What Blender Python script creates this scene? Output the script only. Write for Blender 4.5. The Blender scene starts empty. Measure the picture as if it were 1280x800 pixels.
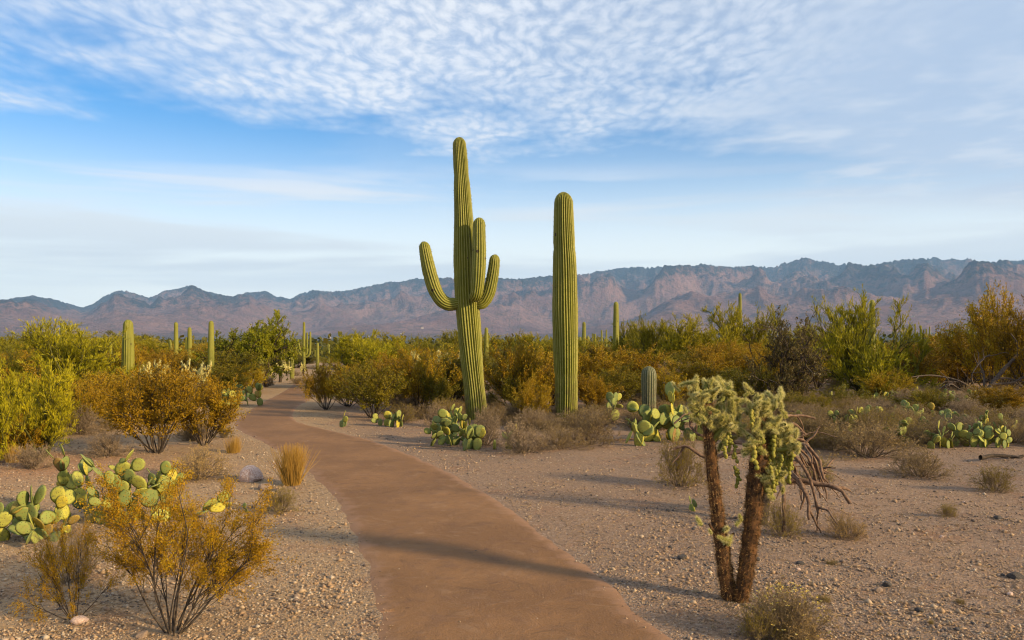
import bpy, bmesh, math, random
import numpy as np
from mathutils import Vector, Matrix, Quaternion

# ------------------------------------------------------------------ camera, sky, sun, exposure
S = bpy.context.scene
COL = S.collection
F, HY, CAMH = 1000.0, 430.0, 1.7            # focal length and horizon row in photo pixels (1280x800), eye height
cam = bpy.data.cameras.new('camera'); cam_o = bpy.data.objects.new('camera', cam); COL.objects.link(cam_o)
cam.sensor_width = 36; cam.lens = 36 * F / 1280; cam.shift_y = (HY - 400) / 1280
cam.clip_start = 0.1; cam.clip_end = 60000
cam_o.location = (0, 0, CAMH); cam_o.rotation_euler = (math.radians(90), 0, 0)
S.camera = cam_o
S.view_settings.view_transform = 'Standard'; S.view_settings.look = 'None'
S.view_settings.exposure = 0.96; S.view_settings.gamma = 1.0
try: S.view_settings.use_curve_mapping = False
except Exception: pass
S.render.engine = 'CYCLES'
S.cycles.use_denoising = True; S.cycles.pixel_filter_type = 'BLACKMAN_HARRIS'; S.cycles.filter_width = 1.1
S.cycles.max_bounces = 5; S.cycles.diffuse_bounces = 2; S.cycles.glossy_bounces = 2
S.cycles.transmission_bounces = 3; S.cycles.transparent_max_bounces = 8; S.cycles.volume_bounces = 0
S.cycles.sample_clamp_indirect = 6.0

SUN_AZ, SUN_EL = math.radians(119.5), math.radians(19.0)     # azimuth from +Y towards +X
SUN_STRENGTH, SKY_STRENGTH = 5.0, 0.09
sd = Vector((math.sin(SUN_AZ) * math.cos(SUN_EL), math.cos(SUN_AZ) * math.cos(SUN_EL), math.sin(SUN_EL)))
sl = bpy.data.lights.new('sun', 'SUN'); sun = bpy.data.objects.new('sun', sl); COL.objects.link(sun)
sl.energy = SUN_STRENGTH; sl.angle = math.radians(4.5); sl.color = (1.0, 0.74, 0.41)
sun.rotation_euler = sd.to_track_quat('Z', 'Y').to_euler(); sun.location = (30, -20, 30)


class NT:
    """small helper to write node trees as expressions"""
    def __init__(s, tree): s.t = tree; s.n = tree.nodes; s.l = tree.links
    def node(s, typ, ins=None, **kw):
        n = s.n.new(typ)
        for k, v in kw.items(): setattr(n, k, v)
        for k, v in (ins or {}).items(): s.put(n.inputs[k], v)
        return n
    def put(s, sock, v):
        if isinstance(v, bpy.types.NodeSocket): s.l.new(v, sock)
        else: sock.default_value = v
    def m(s, op, a, b=0.0, c=None, clamp=False):
        n = s.n.new('ShaderNodeMath'); n.operation = op; n.use_clamp = clamp
        s.put(n.inputs[0], a); s.put(n.inputs[1], b)
        if c is not None: s.put(n.inputs[2], c)
        return n.outputs[0]
    def smooth(s, x, lo, hi, a=0.0, b=1.0):
        n = s.n.new('ShaderNodeMapRange'); n.interpolation_type = 'SMOOTHSTEP'
        for i, v in enumerate((x, lo, hi, a, b)): s.put(n.inputs[i], v)
        return n.outputs[0]
    def mix(s, f, a, b, blend='MIX'):
        n = s.n.new('ShaderNodeMix'); n.data_type = 'RGBA'; n.blend_type = blend
        s.put(n.inputs[0], f)
        for k, v in ((6, a), (7, b)):
            s.put(n.inputs[k], v if isinstance(v, bpy.types.NodeSocket) else (*v[:3], 1.0))
        return n.outputs[2]
    def vec(s, x, y, z=0.0):
        n = s.n.new('ShaderNodeCombineXYZ')
        for i, v in enumerate((x, y, z)): s.put(n.inputs[i], v)
        return n.outputs[0]
    def noise(s, vec, scale, detail=3.0, rough=0.5, dist=0.0, dims2=False):
        n = s.n.new('ShaderNodeTexNoise')
        if dims2: n.noise_dimensions = '2D'
        if vec is not None: s.l.new(vec, n.inputs['Vector'])
        n.inputs['Scale'].default_value = scale; n.inputs['Detail'].default_value = detail
        n.inputs['Roughness'].default_value = rough; n.inputs['Distortion'].default_value = dist
        return n.outputs[0]


world = bpy.data.worlds.new('World'); S.world = world; world.use_nodes = True
w = NT(world.node_tree); w.n.clear()
sky = w.node('ShaderNodeTexSky'); sky.sky_type = 'NISHITA'; sky.sun_disc = False
sky.sun_elevation = SUN_EL; sky.sun_rotation = SUN_AZ; sky.altitude = 850; sky.air_density = 1.0; sky.dust_density = 0.6; sky.ozone_density = 2.0
tc = w.node('ShaderNodeTexCoord'); sx = w.node('ShaderNodeSeparateXYZ'); w.l.new(tc.outputs['Generated'], sx.inputs[0])
X, Y, Z = sx.outputs
zc = w.m('MAXIMUM', Z, 0.025)
U = w.m('DIVIDE', X, zc); V = w.m('DIVIDE', Y, zc)           # position on the flat cloud deck overhead
UV = w.vec(U, V)
# altocumulus deck: everything on the near side of a slanting edge
big = w.noise(UV, 0.55, 3.0, 0.55, 0.0, True)
fine = w.noise(UV, 2.2, 3.0, 0.6, 0.0, True)
edge = w.m('SUBTRACT', w.m('MULTIPLY_ADD', U, 0.52, 4.05), V)
edge = w.m('ADD', edge, w.m('MULTIPLY', w.m('SUBTRACT', big, 0.5), 2.2))
edge = w.m('ADD', edge, w.m('MULTIPLY', w.m('SUBTRACT', fine, 0.5), 1.4))
deck = w.smooth(edge, -0.45, 0.9)
warp = w.node('ShaderNodeVectorMath', operation='ADD')
wn = w.node('ShaderNodeTexNoise'); w.l.new(UV, wn.inputs['Vector']); wn.inputs['Scale'].default_value = 3.0
sc_ = w.node('ShaderNodeVectorMath', operation='SCALE'); w.l.new(wn.outputs['Color'], sc_.inputs[0]); sc_.inputs['Scale'].default_value = 0.16
w.l.new(UV, warp.inputs[0]); w.l.new(sc_.outputs[0], warp.inputs[1])
sq = w.node('ShaderNodeVectorMath', operation='MULTIPLY'); w.l.new(warp.outputs[0], sq.inputs[0]); sq.inputs[1].default_value = (1.0, 0.52, 1.0)
vz = w.node('ShaderNodeTexVoronoi', feature='SMOOTH_F1', voronoi_dimensions='2D'); w.l.new(sq.outputs[0], vz.inputs['Vector']); vz.inputs['Scale'].default_value = 17.0; vz.inputs['Smoothness'].default_value = 0.45
nz = w.noise(sq.outputs[0], 26.0, 4.0, 0.6, 0.0, True)
cells = w.m('ADD', w.m('MULTIPLY', w.m('SUBTRACT', 0.62, vz.outputs['Distance']), 0.75), w.m('MULTIPLY', w.m('SUBTRACT', nz, 0.16), 0.95))
cell = w.smooth(cells, 0.02, 0.88)
veil = w.smooth(w.m('ADD', U, w.m('MULTIPLY', w.m('SUBTRACT', fine, 0.5), 1.2)), 0.35, 1.5)
patch = w.smooth(big, 0.30, 0.60, 0.78, 1.0)
cov_cells = w.m('MULTIPLY', w.m('MULTIPLY_ADD', cell, 0.50, 0.46), patch)
cov_veil = w.m('MULTIPLY_ADD', fine, 0.30, 0.66)
cov = w.m('ADD', w.m('MULTIPLY', cov_cells, w.m('SUBTRACT', 1.0, veil)), w.m('MULTIPLY', cov_veil, veil))
cov = w.m('MULTIPLY', cov, deck)
# long thin streaks lower down
st = w.noise(w.vec(w.m('MULTIPLY', X, 1.9), w.m('MULTIPLY', Z, 21.0), w.m('MULTIPLY', Y, 0.7)), 1.0, 4.0, 0.55, 0.35)
streak = w.m('MULTIPLY', w.smooth(w.m('ADD', st, w.m('MULTIPLY', X, 0.07)), 0.41, 0.60), w.smooth(Z, 0.225, 0.175, 0.10, 1.0))
streak = w.m('MULTIPLY', streak, w.smooth(Z, 0.03, 0.10))
cov = w.m('MAXIMUM', cov, w.m('MULTIPLY', streak, 0.95))
# pale band towards the horizon
hz = w.smooth(Z, 0.30, 0.06)
hz = w.m('MULTIPLY', w.m('POWER', hz, 1.35), 0.96)
K = 0.60 / SKY_STRENGTH
def lin(r, g, b, k=1.0):
    f = lambda c: (c / 255 / 12.92) if c / 255 <= 0.04045 else ((c / 255 + 0.055) / 1.055) ** 2.4
    return (f(r) * k, f(g) * k, f(b) * k)
skyc = w.mix(1.0, sky.outputs[0], (0.25, 0.74, 1.05), 'MULTIPLY')
base = w.mix(hz, skyc, lin(250, 249, 238, K * 1.26))
cw = w.mix(veil, lin(234, 238, 245, K), lin(192, 206, 226, K))
cw = w.mix(w.m('MULTIPLY', w.smooth(fine, 0.45, 0.75), 0.5), cw, lin(228, 232, 238, K))
cw = w.mix(w.smooth(V, 4.6, 6.5), cw, lin(230, 236, 240, K))
out = w.mix(cov, base, cw)
bg = w.node('ShaderNodeBackground', {'Color': out, 'Strength': SKY_STRENGTH})
wo = w.node('ShaderNodeOutputWorld', {'Surface': bg.outputs[0]})

# ------------------------------------------------------------------ helpers
def G(px, py):
    """photo pixel on flat ground -> x, y in metres"""
    d = CAMH * F / (py - HY)
    return (px - 640) * d / F, d

def sstep(x, a, b):
    t = np.clip((x - a) / (b - a), 0, 1); return t * t * (3 - 2 * t)

def unit(v):
    return v / np.maximum(np.linalg.norm(v, axis=-1, keepdims=True), 1e-9)

class MB:
    """mesh builder on numpy arrays"""
    def __init__(s): s.v = []; s.f = []; s.t = []; s.nv = 0
    def add(s, V, Fc, tint=0.5, mat=0):
        V = np.asarray(V, float).reshape(-1, 3); Fc = np.asarray(Fc, np.int64)
        s.v.append(V); s.f.append((Fc + s.nv, mat))
        s.t.append(np.broadcast_to(np.asarray(tint, float), (len(V),)))
        s.nv += len(V)
    def mesh(s, name, mats, smooth=False):
        me = bpy.data.meshes.new(name)
        V = np.concatenate(s.v); T = np.concatenate(s.t)
        me.vertices.add(len(V)); me.vertices.foreach_set('co', V.astype(np.float32).ravel())
        lv = np.concatenate([f.ravel() for f, _ in s.f])
        tot = np.concatenate([np.full(len(f), f.shape[1]) for f, _ in s.f])
        mi = np.concatenate([np.full(len(f), m) for f, m in s.f])
        st = np.concatenate([[0], np.cumsum(tot)[:-1]])
        me.loops.add(len(lv)); me.loops.foreach_set('vertex_index', lv.astype(np.int32))
        me.polygons.add(len(tot)); me.polygons.foreach_set('loop_start', st.astype(np.int32))
        me.polygons.foreach_set('material_index', mi.astype(np.int32))
        me.polygons.foreach_set('use_smooth', np.full(len(tot), bool(smooth)))
        a = me.attributes.new('tint', 'FLOAT', 'POINT'); a.data.foreach_set('value', T.astype(np.float32))
        for m in (mats if isinstance(mats, (list, tuple)) else [mats]): me.materials.append(m)
        me.update(calc_edges=True); me.validate()
        return me

def obj(name, me, parent=None, loc=None, kind=None):
    o = bpy.data.objects.new(name, me); COL.objects.link(o)
    if parent is not None: o.parent = parent
    if loc is not None: o.location = loc
    if kind: o['kind'] = kind
    return o

def tag(o, label, cat, group=None):
    o['label'] = label; o['category'] = cat
    if group: o['group'] = group
    return o

def thing(name, label, cat, loc=(0, 0, 0), rotz=0.0, scale=None, group=None):
    o = bpy.data.objects.new(name, None); COL.objects.link(o); o.empty_display_size = 0.1
    o.location = loc; o.rotation_euler = (0, 0, rotz)
    if scale: o.scale = scale
    return tag(o, label, cat, group)

def tubes(P, R, sides=4, cap=True):
    """P (T,n,3), R (T,n) -> verts, quads of T tubes"""
    T, n, _ = P.shape
    tan = np.empty_like(P); tan[:, 1:-1] = P[:, 2:] - P[:, :-2]; tan[:, 0] = P[:, 1] - P[:, 0]; tan[:, -1] = P[:, -1] - P[:, -2]
    tan = unit(tan)
    ref = np.where(np.abs(tan[:, :1, 2:3]) > 0.8, np.array([1.0, 0, 0]), np.array([0, 0, 1.0]))
    a = unit(np.cross(tan, ref)); b = np.cross(tan, a)
    th = np.arange(sides) * 2 * math.pi / sides
    V = P[:, :, None, :] + R[:, :, None, None] * (a[:, :, None, :] * np.cos(th)[None, None, :, None] + b[:, :, None, :] * np.sin(th)[None, None, :, None])
    idx = np.arange(T * n * sides).reshape(T, n, sides)
    q = np.stack([idx[:, :-1], np.roll(idx, -1, 2)[:, :-1], np.roll(idx, -1, 2)[:, 1:], idx[:, 1:]], -1).reshape(-1, 4)
    return V.reshape(-1, 3), q

def blades(pos, d, L, W, rng):
    """diamond leaves: 4 verts each"""
    n = len(pos); d = unit(d)
    s = unit(np.cross(d, rng.normal(size=(n, 3))))
    L = np.broadcast_to(L, (n,))[:, None]; W = np.broadcast_to(W, (n,))[:, None]
    V = np.stack([pos, pos + d * L * 0.5 + s * W * 0.5, pos + d * L, pos + d * L * 0.5 - s * W * 0.5], 1)
    return V.reshape(-1, 3), np.arange(n * 4).reshape(n, 4)

def spikes(pos, d, L, W, rng):
    n = len(pos); d = unit(d); s = unit(np.cross(d, rng.normal(size=(n, 3))))
    L = np.broadcast_to(L, (n,))[:, None]; W = np.broadcast_to(W, (n,))[:, None]
    V = np.stack([pos + s * W * 0.5, pos - s * W * 0.5, pos + d * L], 1)
    return V.reshape(-1, 3), np.arange(n * 3).reshape(n, 3)

def curve_from(pos, d, L, m, up, wob, rng):
    n = len(pos); P = np.empty((n, m, 3)); P[:, 0] = pos; d = unit(d)
    st = (np.broadcast_to(L, (n,)) / (m - 1))[:, None]
    for i in range(1, m):
        d = unit(d + rng.normal(size=(n, 3)) * wob + np.array([0, 0, up]))
        P[:, i] = P[:, i - 1] + d * st
    return P

def grow(P, count, t0, t1, ang, L, m, up, wob, rng):
    T, n, _ = P.shape
    k = rng.integers(T, size=count); t = rng.uniform(t0, t1, count) * (n - 1)
    i = np.minimum(t.astype(int), n - 2); fr = (t - i)[:, None]
    pos = P[k, i] * (1 - fr) + P[k, i + 1] * fr
    tan = unit(P[k, i + 1] - P[k, i])
    pr = rng.normal(size=(count, 3)); pr = unit(pr - (pr * tan).sum(-1, keepdims=True) * tan)
    a = (ang * rng.uniform(0.6, 1.3, count))[:, None]
    return curve_from(pos, tan * np.cos(a) + pr * np.sin(a), L * rng.uniform(0.55, 1.25, count), m, up, wob, rng)

def along(P, count, t0, t1, rng):
    T, n, _ = P.shape
    k = rng.integers(T, size=count); t = rng.uniform(t0, t1, count) * (n - 1)
    i = np.minimum(t.astype(int), n - 2); fr = (t - i)[:, None]
    return P[k, i] * (1 - fr) + P[k, i + 1] * fr, unit(P[k, i + 1] - P[k, i])

def taper(P, r0, r1, rng=None):
    T, n, _ = P.shape
    r = np.linspace(r0, r1, n)[None, :] * np.ones((T, 1))
    if rng is not None: r *= rng.uniform(0.7, 1.2, (T, 1))
    return r

_perm = np.random.default_rng(7).integers(0, 1 << 30, 4096)
def vnoise(x, y):
    """gradient noise, about -0.7..0.7"""
    xi = np.floor(x).astype(int); yi = np.floor(y).astype(int); xf = x - xi; yf = y - yi
    u = xf ** 3 * (xf * (xf * 6 - 15) + 10); v = yf ** 3 * (yf * (yf * 6 - 15) + 10)
    def g(a, b, dx, dy):
        h = _perm[(_perm[a & 4095] + b) & 4095] * 1e-3
        return np.cos(h) * dx + np.sin(h) * dy
    n00 = g(xi, yi, xf, yf); n10 = g(xi + 1, yi, xf - 1, yf); n01 = g(xi, yi + 1, xf, yf - 1); n11 = g(xi + 1, yi + 1, xf - 1, yf - 1)
    return (n00 * (1 - u) + n10 * u) * (1 - v) + (n01 * (1 - u) + n11 * u) * v
def fbm(x, y, o=5, gain=0.5):
    s = 0; a = 1.0
    for k in range(o): s = s + a * vnoise(x + 17.3 * k, y - 9.1 * k); x = x * 2.03; y = y * 2.03; a *= gain
    return s
def ridged(x, y, o=6):
    s = 0; a = 0.5; wgt = 1.0
    for k in range(o):
        r = (1 - np.abs(vnoise(x + 31.7 * k, y + 11.9 * k)) * 1.6); r = np.clip(r, 0, 1) ** 2
        r = r * wgt; s = s + r * a; wgt = np.clip(r * 2.0, 0, 1); x = x * 2.07; y = y * 2.07; a *= 0.5
    return s

# ------------------------------------------------------------------ materials
def new_mat(name):
    m = bpy.data.materials.new(name); m.use_nodes = True; t = NT(m.node_tree); t.n.clear()
    return m, t
ALB = 0.72
def finish(t, col, rough=0.7, bump=None, strength=0.3, dist=0.01, spec=0.2, trans=0.0, alb=ALB):
    col = t.mix(1.0, col, (alb, alb, alb), 'MULTIPLY')
    b = t.node('ShaderNodeBsdfPrincipled'); t.put(b.inputs['Base Color'], col if isinstance(col, bpy.types.NodeSocket) else (*col, 1))
    t.put(b.inputs['Roughness'], rough); b.inputs['Specular IOR Level'].default_value = spec
    if bump is not None:
        bn = t.node('ShaderNodeBump', {'Strength': strength, 'Distance': dist, 'Height': bump}); t.l.new(bn.outputs[0], b.inputs['Normal'])
    sh = b.outputs[0]
    if trans > 0:
        tr = t.node('ShaderNodeBsdfTranslucent'); t.put(tr.inputs['Color'], col if isinstance(col, bpy.types.NodeSocket) else (*col, 1))
        mx = t.node('ShaderNodeMixShader', {0: trans}); t.l.new(sh, mx.inputs[1]); t.l.new(tr.outputs[0], mx.inputs[2]); sh = mx.outputs[0]
    o = t.node('ShaderNodeOutputMaterial'); t.l.new(sh, o.inputs['Surface'])

def tint_node(t): return t.node('ShaderNodeAttribute', attribute_name='tint').outputs['Fac']
def rnd_node(t): return t.node('ShaderNodeObjectInfo').outputs['Random']

def leaf_mat(name, c0, c1, c2, trans=0.25, rough=0.55, objvar=0.55):
    """leaf colour runs c0-c1-c2 over the leaves of a plant, the whole plant shifted a little"""
    m, t = new_mat(name)
    ti = tint_node(t); r = rnd_node(t)
    f = t.m('ADD', t.m('MULTIPLY', ti, 1 - objvar * 0.5), t.m('MULTIPLY', t.m('SUBTRACT', r, 0.25), objvar))
    cr = t.node('ShaderNodeValToRGB', {0: f}); e = cr.color_ramp.elements
    e[0].position = 0.05; e[0].color = (*c0, 1); e[1].position = 0.95; e[1].color = (*c2, 1)
    x = e.new(0.5); x.color = (*c1, 1)
    finish(t, cr.outputs[0], rough, trans=trans, spec=0.15, alb=0.80)
    return m

def stem_mat(name, c0, c1, scale=30.0):
    m, t = new_mat(name)
    co = t.node('ShaderNodeTexCoord').outputs['Object']
    n = t.noise(co, scale, 4.0, 0.6)
    finish(t, t.mix(t.smooth(n, 0.35, 0.65), c0, c1), 0.85, bump=n, strength=0.5, dist=0.01)
    return m

M = {}
M['creosote'] = leaf_mat('creosote_leaf', (0.20, 0.125, 0.004), (0.385, 0.22, 0.006), (0.41, 0.315, 0.010))
M['creosote_gold'] = leaf_mat('creosote_gold_leaf', (0.24, 0.135, 0.004), (0.44, 0.235, 0.006), (0.47, 0.34, 0.012), objvar=0.2)
M['creosote_green'] = leaf_mat('creosote_green_leaf', (0.085, 0.085, 0.006), (0.17, 0.15, 0.008), (0.29, 0.21, 0.010))
M['paloverde'] = leaf_mat('paloverde_sprig', (0.15, 0.14, 0.008), (0.29, 0.255, 0.010), (0.42, 0.345, 0.012))
M['paloverde_bright'] = leaf_mat('bright_paloverde_sprig', (0.20, 0.19, 0.008), (0.36, 0.325, 0.010), (0.50, 0.42, 0.012))
M['lime'] = leaf_mat('lime_sprig', (0.27, 0.24, 0.008), (0.42, 0.37, 0.010), (0.55, 0.46, 0.015))
M['mesquite'] = leaf_mat('mesquite_leaf', (0.14, 0.155, 0.008), (0.28, 0.285, 0.012), (0.44, 0.38, 0.016))
M['scrubleaf'] = leaf_mat('scrub_leaf', (0.05, 0.04, 0.018), (0.11, 0.08, 0.03), (0.16, 0.125, 0.03))
M['dryleaf'] = leaf_mat('dry_shrub_leaf', (0.16, 0.11, 0.045), (0.31, 0.215, 0.085), (0.42, 0.29, 0.11))
M['greyleaf'] = leaf_mat('grey_shrub_leaf', (0.19, 0.14, 0.09), (0.32, 0.235, 0.15), (0.44, 0.32, 0.19))
M['oliveleaf'] = leaf_mat('olive_shrub_leaf', (0.14, 0.10, 0.016), (0.27, 0.195, 0.026), (0.38, 0.275, 0.045))
M['straw'] = leaf_mat('straw_blade', (0.30, 0.18, 0.05), (0.48, 0.31, 0.10), (0.60, 0.42, 0.17))
M['gold'] = leaf_mat('golden_grass_blade', (0.50, 0.30, 0.06), (0.72, 0.46, 0.11), (0.85, 0.62, 0.22), trans=0.4)
M['flower'] = leaf_mat('yellow_flower', (0.6, 0.42, 0.06), (0.7, 0.5, 0.10), (0.75, 0.62, 0.25))
M['stem'] = stem_mat('creosote_stem', (0.035, 0.026, 0.020), (0.10, 0.075, 0.055))
M['greenstem'] = stem_mat('green_bark', (0.06, 0.06, 0.015), (0.15, 0.14, 0.03))
M['bark'] = stem_mat('dark_bark', (0.04, 0.03, 0.022), (0.09, 0.065, 0.045))
M['drystem'] = stem_mat('dry_stem', (0.16, 0.115, 0.07), (0.29, 0.215, 0.135))
M['deadwood'] = stem_mat('dead_wood', (0.12, 0.07, 0.045), (0.27, 0.17, 0.11))
M['paledead'] = stem_mat('pale_dead_wood', (0.07, 0.052, 0.04), (0.16, 0.12, 0.09))
M['chollabark'] = stem_mat('cholla_bark', (0.045, 0.024, 0.012), (0.16, 0.075, 0.028), 22.0)
M['chollaspine'] = leaf_mat('cholla_spine', (0.55, 0.49, 0.13), (0.80, 0.71, 0.26), (0.92, 0.86, 0.46), trans=0.3)
M['barkspine'] = leaf_mat('bark_spine', (0.13, 0.07, 0.022), (0.34, 0.19, 0.065), (0.60, 0.40, 0.17), trans=0.2)
M['fruit'] = leaf_mat('cholla_fruit', (0.15, 0.155, 0.025), (0.25, 0.24, 0.04), (0.36, 0.31, 0.06), trans=0.1)
M['sagspine'] = leaf_mat('saguaro_spine', (0.20, 0.18, 0.06), (0.33, 0.30, 0.12), (0.45, 0.42, 0.20), trans=0.1)

def cholla_body():
    m, t = new_mat('cholla_joint_skin')
    n = t.noise(t.node('ShaderNodeTexCoord').outputs['Object'], 60.0, 2.0)
    finish(t, t.mix(n, (0.14, 0.15, 0.02), (0.24, 0.24, 0.04)), 0.6)
    return m
M['chollajoint'] = cholla_body()

def saguaro_mat(name, dark, light, crest):
    m, t = new_mat(name)
    co = t.node('ShaderNodeTexCoord').outputs['Object']; ti = tint_node(t)
    n = t.noise(co, 2.2, 4.0, 0.6)
    col = t.mix(t.smooth(n, 0.3, 0.7), dark, light)
    sp = t.node('ShaderNodeSeparateXYZ', {0: co})
    n2 = t.noise(co, 60.0, 2.0)                                       # areoles dot the rib crests
    col = t.mix(t.m('MULTIPLY', t.smooth(ti, 0.90, 0.985), t.smooth(n2, 0.35, 0.6, 0.35, 0.95)), col, crest)
    vo = t.node('ShaderNodeTexVoronoi', {'Vector': co, 'Scale': 3.4})
    scar = t.m('MULTIPLY', t.smooth(vo.outputs['Distance'], 0.17, 0.10), t.smooth(t.noise(co, 1.3, 1.0), 0.52, 0.60))
    col = t.mix(scar, col, (0.05, 0.032, 0.02))
    corky = t.m('MULTIPLY', t.smooth(sp.outputs[2], 1.3, 0.1), t.smooth(t.noise(co, 7.0, 4.0, 0.65), 0.45, 0.62))
    col = t.mix(t.m('MULTIPLY', corky, 0.8), col, (0.14, 0.10, 0.055))
    finish(t, col, 0.55, bump=t.noise(co, 40.0, 3.0), strength=0.25, dist=0.01, spec=0.25)
    return m
M['saguaro'] = saguaro_mat('saguaro_skin', (0.165, 0.175, 0.016), (0.25, 0.25, 0.026), (0.46, 0.41, 0.12))
M['saguaro_young'] = saguaro_mat('young_saguaro_skin', (0.075, 0.088, 0.036), (0.12, 0.132, 0.055), (0.36, 0.33, 0.23))

def pad_mat():
    m, t = new_mat('prickly_pear_pad')
    co = t.node('ShaderNodeTexCoord').outputs['Object']; r = rnd_node(t)
    cr = t.node('ShaderNodeValToRGB', {0: r}); e = cr.color_ramp.elements
    e[0].position = 0.0; e[0].color = (0.12, 0.165, 0.06, 1); e[1].position = 1.0; e[1].color = (0.22, 0.12, 0.05, 1); y_ = e.new(0.95); y_.color = (0.46, 0.38, 0.04, 1)
    a = e.new(0.45); a.color = (0.20, 0.245, 0.065, 1); b = e.new(0.85); b.color = (0.36, 0.36, 0.065, 1)
    n = t.noise(co, 5.0, 3.0)
    col = t.mix(t.smooth(n, 0.4, 0.75), cr.outputs[0], (0.24, 0.22, 0.06))
    sp = t.node('ShaderNodeSeparateXYZ', {0: co})
    flat = t.vec(sp.outputs[0], sp.outputs[2])
    vo = t.node('ShaderNodeTexVoronoi', {'Vector': flat, 'Scale': 8.5, 'Randomness': 0.35})
    col = t.mix(t.smooth(vo.outputs['Distance'], 0.24, 0.14), col, (0.055, 0.04, 0.02))
    col = t.mix(t.m('MULTIPLY', t.smooth(t.noise(co, 2.6, 4.0, 0.7), 0.60, 0.66), 0.7), col, (0.20, 0.14, 0.06))
    finish(t, col, 0.65, bump=t.noise(co, 14.0, 3.0), strength=0.25, spec=0.15, alb=0.92)
    return m
M['pad'] = pad_mat()

def ground_mat():
    m, t = new_mat('desert_gravel')
    co = t.node('ShaderNodeTexCoord').outputs['Object']
    big = t.noise(co, 0.35, 4.0, 0.55); mid = t.noise(co, 1.7, 4.0, 0.6); small = t.noise(co, 9.0, 4.0, 0.65)
    col = t.mix(t.smooth(big, 0.36, 0.64), (0.29, 0.195, 0.130), (0.35, 0.225, 0.140))
    spg = t.node('ShaderNodeSeparateXYZ', {0: co})
    side = t.m('ADD', t.m('ADD', spg.outputs[0], t.m('MULTIPLY', spg.outputs[1], 0.24)), t.m('MULTIPLY', t.m('SUBTRACT', mid, 0.5), 1.0))
    col = t.mix(t.m('MULTIPLY', t.smooth(side, 1.2, -0.2), 0.8), col, (0.47, 0.315, 0.165))      # paler, warmer tan along one verge
    col = t.mix(t.m('MULTIPLY', t.smooth(mid, 0.52, 0.70), 0.55), col, (0.34, 0.17, 0.085))
    col = t.mix(t.m('MULTIPLY', t.smooth(small, 0.50, 0.72), 0.5), col, (0.20, 0.14, 0.105))
    # red dirt patch beyond the prickly pears on the near side of the bend
    sp = t.node('ShaderNodeSeparateXYZ', {0: co})
    dx = t.m('ADD', sp.outputs[0], 6.6); dy = t.m('SUBTRACT', sp.outputs[1], 10.8)
    rr = t.m('SQRT', t.m('ADD', t.m('MULTIPLY', dx, t.m('MULTIPLY', dx, 0.22)), t.m('MULTIPLY', dy, dy)))
    red = t.smooth(t.m('ADD', rr, t.m('MULTIPLY', mid, 1.2)), 2.3, 1.0)
    col = t.mix(t.m('MULTIPLY', red, 0.85), col, (0.44, 0.235, 0.12))
    v1 = t.node('ShaderNodeTexVoronoi', {'Vector': co, 'Scale': 75.0}); v2 = t.node('ShaderNodeTexVoronoi', {'Vector': co, 'Scale': 38.0})
    g1 = t.node('ShaderNodeSeparateColor', {0: v1.outputs['Color']}).outputs[0]
    g2 = t.node('ShaderNodeSeparateColor', {0: v2.outputs['Color']}).outputs[1]
    near = t.smooth(sp.outputs[1], 26.0, 8.0)
    col = t.mix(t.m('MULTIPLY', t.smooth(g1, 0.72, 0.98), t.m('MULTIPLY', near, 0.55)), col, (0.52, 0.41, 0.31))
    col = t.mix(t.m('MULTIPLY', t.smooth(g2, 0.72, 0.95), t.m('MULTIPLY', near, 0.6)), col, (0.14, 0.10, 0.08))
    # beyond the thicket the valley floor is covered in low green-brown scrub
    far = t.smooth(t.m('ADD', sp.outputs[1], t.m('MULTIPLY', t.m('SUBTRACT', big, 0.5), 40.0)), 60.0, 160.0)
    fc = t.mix(t.smooth(t.noise(co, 0.02, 5.0, 0.7), 0.4, 0.62), (0.055, 0.062, 0.028), (0.12, 0.095, 0.05))
    col = t.mix(far, col, fc)
    h = t.m('ADD', t.m('MULTIPLY', v1.outputs['Distance'], -0.6), t.m('ADD', t.m('MULTIPLY', v2.outputs['Distance'], -0.6), t.m('MULTIPLY', small, 1.2)))
    finish(t, col, 0.9, bump=h, strength=0.7, dist=0.02, spec=0.15)
    return m
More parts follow.
